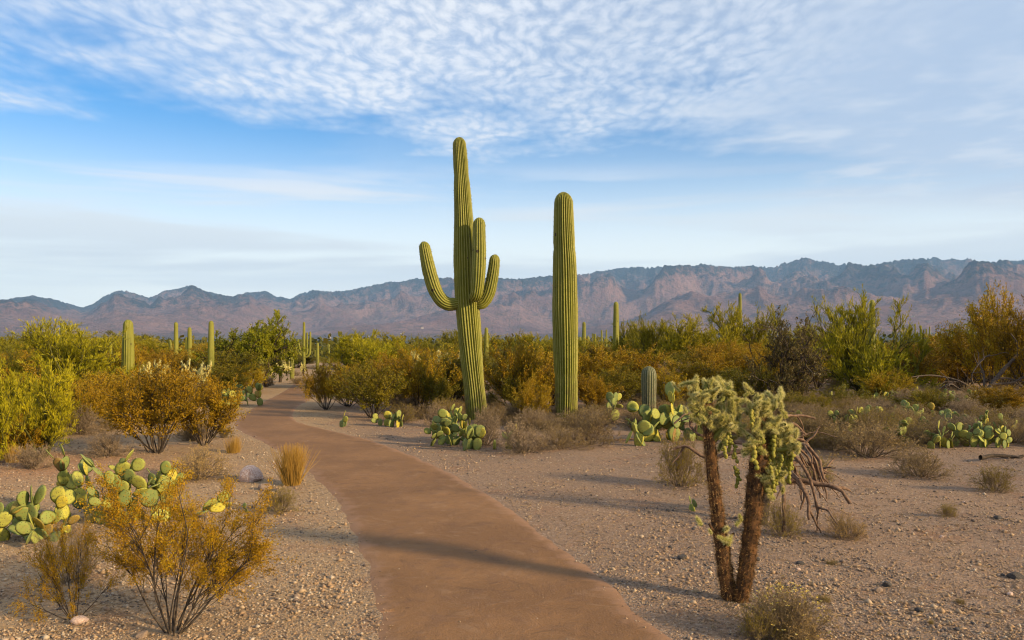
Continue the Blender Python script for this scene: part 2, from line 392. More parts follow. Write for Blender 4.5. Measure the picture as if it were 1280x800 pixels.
def path_mat():
    m, t = new_mat('packed_dirt_path')
    co = t.node('ShaderNodeTexCoord').outputs['Object']
    big = t.noise(co, 0.8, 4.0, 0.6); mid = t.noise(co, 5.0, 4.0, 0.65); fine = t.noise(co, 85.0, 4.0, 0.75)
    col = t.mix(t.smooth(big, 0.36, 0.66), (0.235, 0.120, 0.050), (0.315, 0.163, 0.068))
    col = t.mix(t.m('MULTIPLY', t.smooth(mid, 0.48, 0.72), 0.55), col, (0.20, 0.108, 0.062))
    col = t.mix(t.m('MULTIPLY', t.smooth(fine, 0.52, 0.70), 0.65), col, (0.36, 0.23, 0.14))
    col = t.mix(t.m('MULTIPLY', t.smooth(fine, 0.46, 0.34), 0.6), col, (0.13, 0.07, 0.035))
    scuff = t.noise(co, 2.6, 6.0, 0.75, 1.5)
    col = t.mix(t.m('MULTIPLY', t.smooth(scuff, 0.54, 0.66), 0.45), col, (0.36, 0.22, 0.125))
    col = t.mix(t.m('MULTIPLY', t.smooth(scuff, 0.44, 0.34), 0.45), col, (0.14, 0.078, 0.042))
    ti = tint_node(t)                                                    # dusty sand swept to the edges
    col = t.mix(t.m('MULTIPLY', t.smooth(t.m('ADD', ti, t.m('MULTIPLY', t.m('SUBTRACT', mid, 0.5), 0.5)), 0.80, 1.0), 0.75), col, (0.38, 0.215, 0.125))
    vo = t.node('ShaderNodeTexVoronoi', {'Vector': co, 'Scale': 9.0})
    col = t.mix(t.m('MULTIPLY', t.smooth(vo.outputs['Distance'], 0.10, 0.04), t.smooth(t.noise(co, 2.0), 0.55, 0.65)), col, (0.11, 0.07, 0.045))
    finish(t, col, 0.85, bump=t.m('ADD', fine, t.m('ADD', t.m('MULTIPLY', mid, 2.5), t.m('MULTIPLY', scuff, 3.0))), strength=0.55, dist=0.010, spec=0.2)
    return m
def mountain_mat():
    m, t = new_mat('mountain_slope')
    co = t.node('ShaderNodeTexCoord').outputs['Object']; ti = tint_node(t)
    sp = t.node('ShaderNodeSeparateXYZ', {0: co})
    n = t.noise(co, 0.0022, 6.0, 0.65); n2 = t.noise(co, 0.012, 6.0, 0.75)
    col = t.mix(t.smooth(n, 0.36, 0.64), (0.235, 0.125, 0.115), (0.37, 0.215, 0.19))
    col = t.mix(t.m('MULTIPLY', t.smooth(n2, 0.47, 0.66), 0.65), col, (0.08, 0.07, 0.055))
    col = t.mix(t.m('MULTIPLY', t.smooth(n2, 0.62, 0.72), 0.7), col, (0.42, 0.31, 0.26))
    f = t.m('ADD', ti, t.m('MULTIPLY', t.m('SUBTRACT', n2, 0.5), 1.1)); f = t.m('ADD', f, t.m('MULTIPLY', t.m('SUBTRACT', t.noise(co, 0.0009, 3.0), 0.5), 0.7))
    col = t.mix(t.m('MULTIPLY', t.smooth(f, 0.70, 0.98), 0.93), col, (0.014, 0.028, 0.044))     # woods along the crest, blue of distant haze mixed into their colour
    n3 = t.noise(co, 0.035, 5.0, 0.7)
    col = t.mix(t.m('MULTIPLY', t.smooth(n3, 0.52, 0.64), 0.6), col, (0.06, 0.058, 0.045))
    col = t.mix(t.m('MULTIPLY', t.smooth(n3, 0.40, 0.32), 0.45), col, (0.44, 0.33, 0.27))
    low = t.smooth(t.m('ADD', sp.outputs[2], t.m('MULTIPLY', t.m('SUBTRACT', n, 0.5), 90.0)), 95.0, 15.0)
    col = t.mix(t.m('MULTIPLY', low, 0.85), col, (0.075, 0.078, 0.04))
    finish(t, col, 0.95, bump=t.m('ADD', n2, t.noise(co, 0.05, 4.0, 0.7)), strength=1.0, dist=45.0, spec=0.05, alb=0.74)
    return m
def rock_mat(name, c0, c1):
    m, t = new_mat(name); co = t.node('ShaderNodeTexCoord').outputs['Object']
    n = t.noise(co, 9.0, 5.0, 0.65)
    finish(t, t.mix(t.smooth(n, 0.35, 0.65), c0, c1), 0.85, bump=n, strength=0.6, dist=0.02)
    return m
M['ground'] = ground_mat(); M['path'] = path_mat(); M['mountain'] = mountain_mat()
M['pinkrock'] = rock_mat('pink_rock', (0.55, 0.33, 0.25), (0.90, 0.72, 0.62))
M['orangerock'] = rock_mat('orange_rock', (0.45, 0.22, 0.07), (0.62, 0.36, 0.14))
M['darkrock'] = rock_mat('dark_rock', (0.05, 0.046, 0.045), (0.13, 0.115, 0.105))
M['tanrock'] = rock_mat('tan_rock', (0.28, 0.19, 0.13), (0.46, 0.34, 0.25))
M['plaster'] = rock_mat('pale_plaster', (0.62, 0.56, 0.48), (0.72, 0.66, 0.58))
M['tile'] = rock_mat('brown_roof', (0.26, 0.15, 0.10), (0.34, 0.21, 0.14))
def pebble_mat():
    m, t = new_mat('pebbles'); ti = tint_node(t)
    cr = t.node('ShaderNodeValToRGB', {0: ti}); cr.color_ramp.interpolation = 'LINEAR'; e = cr.color_ramp.elements
    e[0].position = 0; e[0].color = (0.085, 0.075, 0.072, 1); e[1].position = 1; e[1].color = (0.52, 0.42, 0.31, 1)
    for p, c in ((0.2, (0.20, 0.145, 0.115)), (0.45, (0.37, 0.245, 0.145)), (0.65, (0.43, 0.285, 0.16)), (0.8, (0.48, 0.355, 0.23))):
        x = e.new(p); x.color = (*c, 1)
    finish(t, cr.outputs[0], 0.75, spec=0.25)
    return m
M['pebble'] = pebble_mat()

# ------------------------------------------------------------------ path outline and ground relief
LE = [(472, 800), (471, 760), (456, 700), (438, 660), (421, 625), (396, 600), (366, 575), (327, 552), (299, 538), (294, 528), (308, 516), (330, 502), (352, 491), (364, 483), (374, 476)]
RE = [(838, 800), (790, 757), (742, 715), (692, 679), (642, 640), (592, 608), (532, 577), (468, 552), (408, 537), (374, 528), (366, 519), (373, 508), (388, 499), (394, 489), (399, 477)]
def smooth_line(pts, n):
    p = np.array(pts, float)
    s = np.concatenate([[0], np.cumsum(np.linalg.norm(np.diff(p, axis=0), axis=1))])
    out = []
    for t in np.linspace(0, s[-1], n):
        i = min(np.searchsorted(s, t, 'right') - 1, len(p) - 2); f = (t - s[i]) / (s[i + 1] - s[i])
        a, b, c, d = p[max(i - 1, 0)], p[i], p[i + 1], p[min(i + 2, len(p) - 1)]
        m1 = (c - a) / 2; m2 = (d - b) / 2
        out.append((2 * f**3 - 3 * f**2 + 1) * b + (f**3 - 2 * f**2 + f) * m1 + (-2 * f**3 + 3 * f**2) * c + (f**3 - f**2) * m2)
    return np.array(out)
LW = [G(*p) for p in LE]; RW = [G(*p) for p in RE]
LW = [(LW[0][0] + 1.1, LW[0][1] - 9.0), (LW[0][0] + 0.35, LW[0][1] - 4.0)] + LW + [(-9.6, 41.0), (-9.0, 47.0)]
RW = [(RW[0][0] + 2.7, RW[0][1] - 9.0), (RW[0][0] + 1.25, RW[0][1] - 4.0)] + RW + [(-8.0, 40.5), (-7.4, 47.0)]
NP = 420
PL = smooth_line(LW, NP); PR = smooth_line(RW, NP); PC = (PL + PR) / 2
def path_dist(x, y):
    x = np.atleast_1d(np.asarray(x, float)); y = np.atleast_1d(np.asarray(y, float)); out = np.full(x.shape, 1e9)
    near = (np.abs(x) < 80) & (y > -40) & (y < 90)
    if near.any():
        xs, ys = x[near], y[near]; best = np.full(xs.shape, 1e9)
        for c in PC[::2]: best = np.minimum(best, (xs - c[0])**2 + (ys - c[1])**2)
        out[near] = np.sqrt(best)
    return out
def gz(x, y):
    x = np.atleast_1d(np.asarray(x, float)); y = np.atleast_1d(np.asarray(y, float))
    r = np.hypot(x, y)
    z = 0.10 * fbm(x * 0.16 + 3.1, y * 0.16 + 1.7, 3) + 0.05 * vnoise(x * 0.9, y * 0.9)
    z = z + 0.012 * vnoise(x * 4.3, y * 4.3)
    pd = path_dist(x, y)
    z = z * sstep(pd, 1.0 + 0.03 * r, 2.6 + 0.12 * r)
    z = z * (1 - sstep(r, 40, 300)) - 0.0 
    return z
def gz1(x, y): return float(gz(x, y)[0])

def ground():
    s = np.linspace(-9.55, 9.55, 380); a = 2.2
    xs = np.sinh(s) * a; ys = np.sinh(s) * a + 8.0
    Xg, Yg = np.meshgrid(xs, ys); Zg = gz(Xg.ravel(), Yg.ravel())
    n = len(s); idx = np.arange(n * n).reshape(n, n)
    q = np.stack([idx[:-1, :-1], idx[:-1, 1:], idx[1:, 1:], idx[1:, :-1]], -1).reshape(-1, 4)
    mb = MB(); mb.add(np.stack([Xg.ravel(), Yg.ravel(), Zg], -1), q)
    o = obj('ground', mb.mesh('ground', M['ground'], True)); o['kind'] = 'structure'
ground()
def path():
    t = np.array([-.025, .02, .07, .14, .24, .36, .5, .64, .76, .86, .93, .98, 1.025]); k = len(t)
    rng = np.random.default_rng(3)
    a = np.cumsum(np.concatenate([[0], np.linalg.norm(np.diff(PC, axis=0), axis=1)]))
    jl = 0.06 * fbm(a * 2.2, a * 0 + 5.0, 4); jr = 0.06 * fbm(a * 2.2, a * 0 + 25.0, 4)
    P = PL[:, None, :] * (1 - t)[None, :, None] + PR[:, None, :] * t[None, :, None]
    across = unit(PR - PL)
    for q_ in (0, 1): P[:, q_] += across * jl[:, None]; P[:, -1 - q_] += across * jr[:, None]
    e = np.abs(t * 2 - 1)
    z = 0.010 - 0.012 * (e ** 8) + 0.0 * a[:, None]
    z = np.broadcast_to(np.interp(e, [0, .86, .96, 1.05], [.014, .012, .007, -.012])[None, :], (NP, k))
    V = np.concatenate([P, z[..., None]], -1)
    idx = np.arange(NP * k).reshape(NP, k)
    q = np.stack([idx[:-1, :-1], idx[:-1, 1:], idx[1:, 1:], idx[1:, :-1]], -1).reshape(-1, 4)
    mb = MB(); mb.add(V.reshape(-1, 3), q, np.broadcast_to(e, (NP, k)).ravel())
    o = obj('path', mb.mesh('path', M['path'], True)); o['kind'] = 'structure'
path()

# ------------------------------------------------------------------ mountains
RIDGE = [(-400, 380), (-200, 372), (-80, 376), (0, 374), (20, 372), (45, 370), (70, 375), (104, 385), (112, 382), (130, 370), (150, 362), (170, 367), (186, 373), (205, 364), (220, 361), (238, 356), (255, 363), (275, 367),
         (290, 370), (310, 366), (330, 363), (345, 370), (362, 374), (375, 367), (392, 362), (415, 364), (440, 363), (460, 358), (490, 352), (520, 349), (545, 348), (570, 346), (610, 347), (640, 349), (665, 348),
         (690, 345), (720, 344), (740, 341), (765, 336), (790, 333), (815, 334), (850, 331), (880, 331), (910, 334), (940, 333), (965, 333), (980, 329), (1005, 323), (1025, 325), (1045, 331), (1060, 329),
         (1080, 331), (1095, 331), (1110, 328), (1135, 324), (1155, 322), (1185, 324), (1210, 325), (1235, 328), (1257, 324), (1280, 326), (1400, 322), (1560, 330), (1800, 338)]
MT = {}
def mountains():
    NA, NR = 1500, 340
    az = np.radians(np.linspace(-47, 49, NA)); tA = np.tan(az)
    r = np.linspace(3600, 13500, NR)
    A, R = np.meshgrid(az, r, indexing='ij')
    x = np.sin(A) * R; y = np.cos(A) * R
    kx, ky = x / 1000, y / 1000
    wx = kx + 0.35 * fbm(kx * 0.5, ky * 0.5, 3); wy = ky + 0.35 * fbm(kx * 0.5 + 40, ky * 0.5, 3)
    rd = ridged(wx * 0.42 + 5.3, wy * 0.42 + 2.2, 7)
    lowf = fbm(kx * 0.22 + 9, ky * 0.22, 3)
    Rn = R + 1300 * lowf
    env = 0.08 * sstep(Rn, 3800, 6200) + 0.50 * sstep(Rn, 5000, 8800) + 0.42 * sstep(Rn, 7400, 12000)
    h = env * (0.34 + 0.95 * rd) + 0.015 * fbm(kx * 3, ky * 3, 4) * env
    gul = ridged(wx * 0.95 + 21.3, wy * 0.95 + 7.7, 6)
    h = h + env * 0.26 * (gul - 0.45) + env * 0.035 * fbm(kx * 6.5, ky * 6.5, 4, 0.6)
    h = h * (1 - 0.5 * sstep(R, 12200, 13500))
    ang = h / (np.cos(A) * R)                                    # slope seen from the viewpoint, in picture rows
    top = ang.max(1)
    rp = np.array(RIDGE, float)
    want = (HY - np.interp(640 + tA * F, rp[:, 0], rp[:, 1]) ) / F
    sc = want / top
    k = np.hanning(7); k /= k.sum()
    sc = np.convolve(np.pad(sc, 3, 'edge'), k, 'valid')
    sc = sc * (1 + 0.028 * fbm(tA * 60, tA * 0 + 3.3, 4, 0.65))
    wide = np.hanning(81); wide /= wide.sum()
    scw = np.convolve(np.pad(sc, 40, 'edge'), wide, 'valid')
    b = sstep(ang / top[:, None], 0.45, 0.9)                     # exact near the crest, broad on the lower slopes
    h = h * (scw[:, None] * (1 - b) + sc[:, None] * b)
    z = h + CAMH * sstep(R, 4200, 6000) - 6 * (1 - sstep(R, 3600, 4300))
    rel = (z / (np.cos(A) * R)) / want[:, None]
    idx = np.arange(NA * NR).reshape(NA, NR)
    q = np.stack([idx[:-1, :-1], idx[1:, :-1], idx[1:, 1:], idx[:-1, 1:]], -1).reshape(-1, 4)
    mb = MB(); mb.add(np.stack([x, y, z], -1).reshape(-1, 3), q, np.clip(rel, 0, 1.2).ravel())
    o = obj('mountains', mb.mesh('mountains', M['mountain'], True)); o['kind'] = 'structure'
    MT.update(az=az, r=r, z=z)
mountains()
def mtz(x, y):
    a = math.atan2(x, y); rr = math.hypot(x, y)
    i = int(round((a - MT['az'][0]) / (MT['az'][1] - MT['az'][0]))); j = int(round((rr - MT['r'][0]) / (MT['r'][1] - MT['r'][0])))
    return float(MT['z'][np.clip(i, 0, len(MT['az']) - 1), np.clip(j, 0, len(MT['r']) - 1)])

# ------------------------------------------------------------------ loose gravel (too many to count)
def gravel():
    rng = np.random.default_rng(11)
    oc = np.array([[1, 0, 0], [-1, 0, 0], [0, 1, 0], [0, -1, 0], [0, 0, 1], [0, 0, -1]], float)
    of = np.array([[0, 2, 4], [2, 1, 4], [1, 3, 4], [3, 0, 4], [2, 0, 5], [1, 2, 5], [3, 1, 5], [0, 3, 5]])
    n = 245000
    d = 2.6 * (22 / 2.6) ** (rng.uniform(0, 1, n) ** 0.9); tx = rng.uniform(-0.82, 0.82, n)
    x, y = tx * d, d
    # distance outside the path edges
    pd = np.empty(n)
    iy = np.argmin(np.abs(PC[None, ::3, 1] - y[:, None]) + 0.35 * np.abs(PC[None, ::3, 0] - x[:, None]), 1) * 3
    c = PC[iy]; hw = np.linalg.norm(PR - PL, axis=1)[iy] / 2
    nrm = unit((PR - PL)[iy]); pd = np.abs(((np.stack([x, y], -1) - c) * nrm).sum(-1)) - hw
    keep = (pd > 0.02) | ((pd > -0.10) & (rng.uniform(size=n) < 0.65 * np.exp(np.minimum(pd, 0) / 0.06))) | ((rng.uniform(size=n) < 0.022) & (pd > -2.0))
    keep &= rng.uniform(size=n) < np.clip(0.88 + 0.9 * fbm(x * 0.8 + 9, y * 0.8, 3), 0.5, 1.0)
    x, y, d, pd = x[keep], y[keep], d[keep], pd[keep]; n = len(x)
    size = np.clip(np.exp(rng.normal(-5.1, 0.5, n)), 0.003, 0.026)
    size = size * np.clip(1 + 0.5 * fbm(x * 1.1, y * 1.1, 3), 0.7, 1.35); size = np.maximum(size, d * 0.00042)
    size[pd < 0] *= 0.6
    a = rng.uniform(0, 2 * math.pi, n); sc = rng.uniform(0.55, 1.2, (n, 3)) * size[:, None]; sc[:, 2] *= 0.7
    V = oc[None] * sc[:, None, :] * rng.uniform(0.8, 1.2, (n, 6, 1))
    ca, sa = np.cos(a)[:, None], np.sin(a)[:, None]
    V = np.stack([V[..., 0] * ca - V[..., 1] * sa, V[..., 0] * sa + V[..., 1] * ca, V[..., 2] + 0.25 * V[..., 0]], -1)
    z = gz(x, y) + np.where(pd < 0, 0.010, 0)
    V += np.stack([x, y, z + sc[:, 2] * 0.35], -1)[:, None, :]
    fc = of[None] + (np.arange(n) * 6)[:, None, None]
    t = np.clip(rng.normal(0.48, 0.28, n) + 0.12 * (x < -0.24 * y + 0.3), 0, 1); t[rng.uniform(size=n) < 0.014] = 0.92
    mb = MB(); mb.add(V.reshape(-1, 3), fc.reshape(-1, 3), np.repeat(t, 6))
    o = obj('gravel', mb.mesh('gravel', M['pebble'], True)); tag(o, 'loose pinkish tan gravel scattered beside the dirt path', 'gravel'); o['kind'] = 'stuff'
gravel()

def litter():
    r2 = np.random.default_rng(19); n = 16000
    d = 4.0 * (24 / 4.0) ** r2.uniform(0, 1, n); x = d * r2.uniform(-.9, .9, n)
    keep = (path_dist(x, d) > 1.05) & (fbm(x * .7, d * .7, 3) > 0.02); x, d = x[keep], d[keep]; n = len(x)
    a = r2.uniform(0, 6.283, n); dr = np.stack([np.cos(a), np.sin(a), r2.normal(size=n) * .15], -1)
    pos = np.stack([x, d, gz(x, d) + .006], -1); L_ = r2.uniform(.015, .09, n)
    P = curve_from(pos, dr, L_, 3, 0, .12, r2); V, q = tubes(P, taper(P, .0022, .0012, r2) * (1 + d[:, None] * .05), 3)
    mb = MB(); mb.add(V, q, np.repeat(r2.uniform(0, 1, n), 9)); M['litter'] = leaf_mat('dead_twigs', (0.06, 0.04, 0.025), (0.17, 0.105, 0.06), (0.36, 0.26, 0.15), trans=0)
    o = obj('plant_litter', mb.mesh('plant_litter', M['litter'])); tag(o, 'dead twigs and dry plant litter strewn over the gravel', 'litter'); o['kind'] = 'stuff'
litter()

# ------------------------------------------------------------------ saguaros
def column(P, R, ribs, per, depth, phase=0.0, wob=0.0, seed=0):
    """ribbed column along centreline P (n,3) with radii R -> V, F, tint and crest rays"""
    n = len(P); tan = np.gradient(P, axis=0); tan = unit(tan)
    a = np.cross(tan[0], [0.0, 1.0, 0.0]) if abs(tan[0][1]) < 0.9 else np.cross(tan[0], [1.0, 0, 0])
    Aa = [a / np.linalg.norm(a)]
    for i in range(1, n):
        v = Aa[-1] - tan[i] * np.dot(Aa[-1], tan[i]); Aa.append(v / np.linalg.norm(v))
    Aa = np.array(Aa); Bb = np.cross(tan, Aa)
    k = ribs * per; th = np.arange(k) * 2 * math.pi / k
    f = np.abs(np.cos(np.arange(k) / per * math.pi)) ** 0.75
    s = np.concatenate([[0], np.cumsum(np.linalg.norm(np.diff(P, axis=0), axis=1))])
    tw = phase + wob * np.sin(s * 1.3 + seed)                    # ribs wander slightly
    ang = th[None, :] + tw[:, None]
    rr = R[:, None] * (1 - depth * (1 - f)[None, :]) * (1 + 0.02 * np.sin(3 * th[None, :] + s[:, None] * 2.1 + seed))
    rr = rr * (1 + np.repeat(np.random.default_rng(seed + 50).normal(0, 0.022, ribs), per)[None, :] * f[None, :])
    dirs = Aa[:, None, :] * np.cos(ang)[..., None] + Bb[:, None, :] * np.sin(ang)[..., None]
    V = P[:, None, :] + rr[..., None] * dirs
    idx = np.arange(n * k).reshape(n, k)
    q = np.stack([idx[:-1], np.roll(idx, -1, 1)[:-1], np.roll(idx, -1, 1)[1:], idx[1:]], -1).reshape(-1, 4)
    return V.reshape(-1, 3), q, np.broadcast_to(f, (n, k)).ravel(), V[:, ::per], dirs[:, ::per], tan

def resample(pts, n):
    return smooth_line(pts, n)

def dome(P, R, n_end=7):
    """rounded tip: radii fall to nearly nothing over the last radius of length"""
    s = np.concatenate([[0], np.cumsum(np.linalg.norm(np.diff(P, axis=0), axis=1))]); L = s[-1]; r = R[-1]
    cut = max(L - 1.25 * r, L * 0.3)
    ss = np.concatenate([np.linspace(0, cut, len(P)), cut + (L - cut) * np.sin(np.linspace(0, 1, n_end + 1)[1:] * math.pi / 2)])
    Q = np.stack([np.interp(ss, s, P[:, i]) for i in range(3)], -1); Rn = np.interp(ss, s, R)
    t = np.clip((ss - cut) / (L - cut), 0, 1); Rn = Rn * np.sqrt(np.maximum(1 - t ** 2, 0.0005))
    return Q, Rn

def saguaro_limb(name, parent, pts, radii, ribs=22, per=6, depth=0.17, n=60, mat='saguaro', spines=True, seed=0, root=False):
    P = resample(pts, n); R = np.interp(np.linspace(0, 1, n), np.linspace(0, 1, len(radii)), radii)
    rng = np.random.default_rng(seed)
    R = R * (1 + 0.018 * np.sin(np.linspace(0, 9, n) + seed))
    for c_ in rng.uniform(0.15, 0.9, 5): R = R * (1 - rng.uniform(0.01, 0.045) * np.exp(-((np.linspace(0, 1, n) - c_) / 0.018) ** 2))   # pinched growth bands
    if root:                                                     # arms pinch where they leave the trunk
        R[:6] *= np.linspace(0.55, 1.0, 6)
    P, R = dome(P, R)
    V, q, t, crest, dirs, tan = column(P, R, ribs, per, depth, phase=seed * 0.37, wob=0.05, seed=seed)
    mb = MB(); mb.add(V, q, t)
    o = obj(name, mb.mesh(name, M[mat], True), parent)
    if spines:
        CP = crest.transpose(1, 0, 2); L = np.linalg.norm(np.diff(P, axis=0), axis=1).sum()
        cnt = int(ribs * L / 0.05)
        i = rng.integers(len(P) - 1, size=cnt); fr = rng.uniform(size=(cnt, 1))
        # choose rings in proportion to their spacing
        seg = np.linalg.norm(np.diff(P, axis=0), axis=1) + 0.006; i = rng.choice(len(seg), size=cnt, p=seg / seg.sum()); j = rng.integers(ribs, size=cnt)
        pos = crest[i, j] * (1 - fr) + crest[i + 1, j] * fr; d = dirs[i, j]
        pos = np.repeat(pos, 3, 0); d = np.repeat(d, 3, 0) + rng.normal(size=(cnt * 3, 3)) * 0.55 + np.repeat(tan[i], 3, 0) * 0.15
        Vs, Fs = spikes(pos - unit(d) * 0.003, d, rng.uniform(0.015, 0.038, cnt * 3), 0.0045, rng)
        ms = MB(); ms.add(Vs, Fs, np.repeat(np.clip(rng.normal(0.5, 0.2, cnt * 3), 0, 1), 3))
        obj('spines', ms.mesh('spines', M['sagspine']), o, kind='stuff')
    return o

def px_frame(px, py):
    """base point of a thing and functions turning photo pixels at its distance into local metres"""
    x, d = G(px, py); z = gz1(x, d)
    L = lambda qx, qy, dy=0.0: ((qx - px) * d / F, dy, (py - qy) * d / F)
    return (x, d, z - 0.02), d / F, L

# the tall saguaro with three arms
loc, k, L = px_frame(596, 522)
t = thing('saguaro', 'tall saguaro with three raised arms standing behind the prickly pear beside the path', 'cactus', loc)
saguaro_limb('trunk', t, [L(596, 524), L(595, 500), L(590, 450), L(586, 400), L(584, 370), L(581, 300), L(578, 240), L(574, 168)],
             [13 * k, 12.5 * k, 14.5 * k, 15.2 * k, 14.5 * k, 11.5 * k, 9.5 * k, 7.6 * k], 26, 6, 0.19, 110, seed=1)
saguaro_limb('arm', t, [L(580, 372, -0.05), L(566, 377, -0.10), L(555, 374, -0.13), L(546, 362, -0.14), L(540, 345, -0.13), L(535, 325, -0.12), L(530, 299, -0.10)],
             [6 * k, 8.2 * k, 8.6 * k, 8.6 * k, 8.4 * k, 7.6 * k, 6.4 * k], 16, 6, 0.17, 46, seed=2, root=True)
saguaro_limb('arm', t, [L(590, 366, -0.18), L(594, 369, -0.36), L(597, 364, -0.44), L(599, 345, -0.46), L(600, 320, -0.45), L(600, 295, -0.44), L(600, 272, -0.43)],
             [6 * k, 7.6 * k, 8.4 * k, 8.6 * k, 8.4 * k, 8 * k, 7.2 * k], 16, 6, 0.17, 46, seed=3, root=True)
saguaro_limb('arm', t, [L(592, 378, -0.05), L(603, 376, -0.08), L(610, 366, -0.09), L(614, 352, -0.09), L(617, 335, -0.09), L(619, 315, -0.08)],
             [6 * k, 7.4 * k, 7.8 * k, 7.6 * k, 7.2 * k, 6.4 * k], 15, 6, 0.17, 42, seed=4, root=True)
# the single column
loc, k, L = px_frame(708, 519)
t = thing('saguaro', 'thick armless saguaro column rising from orange creosote scrub', 'cactus', loc)
saguaro_limb('trunk', t, [L(708, 521), L(708, 480), L(707, 430), L(706, 380), L(706, 330), L(705, 290), L(704, 237)],
             [13.5 * k, 14 * k, 15 * k, 15.8 * k, 14.8 * k, 12.8 * k, 10.5 * k], 28, 6, 0.18, 100, seed=5)
# the young one
loc, k, L = px_frame(811, 538)
t = thing('saguaro', 'short young grey-green saguaro column behind a prickly pear', 'cactus', loc)
saguaro_limb('trunk', t, [L(811, 540), L(811, 510), L(811, 485), L(811, 457)], [8.4 * k, 8.8 * k, 9.2 * k, 9.0 * k], 18, 6, 0.15, 40, seed=6, mat='saguaro_young')

def far_saguaro(px, base, top, wpx, label, arms=(), group=None, ribs=16, seed=0, lean=0):
    loc, k, L = px_frame(px, base)
    t = thing('saguaro', label, 'cactus', loc, group=group)
    r = wpx * k / 2
    saguaro_limb('trunk', t, [L(px, base + 1), L(px, (base + top) / 2), L(px + lean * .4, base * .25 + top * .75), L(px + lean, top)], [r * .9, r, r * 0.95, r * 0.72], ribs, 4, 0.16, 26, spines=False, seed=seed)
    for n, a in enumerate(arms):                                   # arm: list of pixel points, width
        pts, aw = a
        saguaro_limb('arm', t, [L(qx, qy, -0.02 * n) for qx, qy in pts], [aw * k * .38, aw * k * .5, aw * k * .5, aw * k * .42], 12, 4, 0.15, 18, spines=False, seed=seed + n + 1)
    return t
far_saguaro(160, 497, 398, 15, 'stout armless saguaro column rising from orange creosote bushes', seed=11)
far_saguaro(220, 472, 402, 6, 'slim saguaro with one small upright arm and a stub', [([(220, 440), (215, 437), (213, 430), (212, 424)], 4), ([(221, 437), (225, 437), (226, 436), (227, 435)], 3)], seed=12)
far_saguaro(237, 473, 408, 6, 'slim saguaro with a short arm hugging its trunk', [([(237, 442), (234, 440), (233, 430), (233, 420)], 3), ([(238, 440), (241, 439), (242, 437), (242, 436)], 3)], seed=13)
far_saguaro(264, 498, 400, 8, 'tall thin saguaro half hidden by bright green mesquite foliage', [([(264, 480), (268, 478), (270, 468), (269, 460)], 6)], seed=14)
far_saguaro(325, 476, 431, 9, 'blunt grey-green saguaro column in front of the mesquite tree', seed=15)
far_saguaro(365, 474, 446, 6, 'stubby saguaro column standing where the path disappears', seed=16)
far_saguaro(380, 464, 402, 4, 'many-armed candelabra saguaro far down the path', [([(380, 446), (375, 442), (372, 434), (370, 427)], 2.6), ([(380, 444), (384, 441), (384, 428), (384, 415)], 2.4),
            ([(380, 447), (387, 443), (388, 430), (388, 414)], 2.6), ([(380, 440), (376, 438), (374, 430), (373, 424)], 2)], seed=17)
far_saguaro(397, 464, 428, 4, 'thin saguaro beside the many-armed candelabra saguaro', [([(397, 447), (394, 445), (394, 440), (394, 437)], 2.2)], seed=18)
far_saguaro(770, 470, 378, 8, 'plain saguaro column standing above orange creosote, mountains behind', seed=19)
far_saguaro(730, 462, 402, 5.5, 'saguaro ringed by short stubby pale arm buds', [([(730, 430), (726, 430), (725, 424), (726, 421)], 4), ([(730, 430), (734, 430), (735, 424), (735, 420)], 4), ([(730, 432), (729, 431), (728, 427), (728, 425)], 3)], seed=20)
far_saguaro(925, 462, 366, 5, 'thin saguaro poking out above the tall palo verde trees', seed=21)
far_saguaro(1090, 468, 375, 8, 'pale-tipped saguaro top rising out of a round palo verde', seed=22)
far_saguaro(608, 468, 409, 6, 'saguaro half hidden just behind the three-armed saguaro', seed=23)
far_saguaro(78, 468, 402, 6, 'saguaro tip emerging from the big yellow-green palo verde', seed=24)
far_saguaro(138, 470, 428, 5, 'short saguaro tip at the edge of a palo verde', seed=25)
rng = random.Random(5)
for i, (px, top, base, wd) in enumerate([(434, 420, 452, 3.4), (445, 417, 450, 2.4), (402, 432, 452, 2.6), (411, 430, 455, 2.6), (521, 425, 450, 2.8), (527, 426, 450, 2.4), (744, 417, 452, 2.8), (752, 412, 450, 2.6), (758, 412, 452, 2.6),
                                     (1151, 407, 452, 3.2), (1158, 411, 450, 2.6), (1162, 408, 450, 2.2), (1144, 405, 450, 2.2), (174, 434, 456, 3.0), (1170, 416, 450, 2.4), (35, 408, 452, 3.2), (562, 424, 450, 2.6), (672, 424, 450, 2.6), (836, 412, 452, 2.6), (1010, 405, 452, 2.4)]):
    far_saguaro(px, base, top, wd, 'tiny distant saguaro poking above the far scrub', group='tiny distant saguaros', ribs=10, seed=30 + i)

# ------------------------------------------------------------------ bushes and trees
def norm_mesh_parts(parts, qh=0.995, qw=0.97):
    """scale the builders so that the plant is 1 high and 1 wide"""
    V = np.concatenate([np.concatenate(p.v) for p in parts if p.v])
    h = np.quantile(V[:, 2], qh); r = np.quantile(np.hypot(V[:, 0], V[:, 1]), qw)
    s = np.array([0.5 / r, 0.5 / r, 1 / h])
    for p in parts: p.v = [v * s for v in p.v]

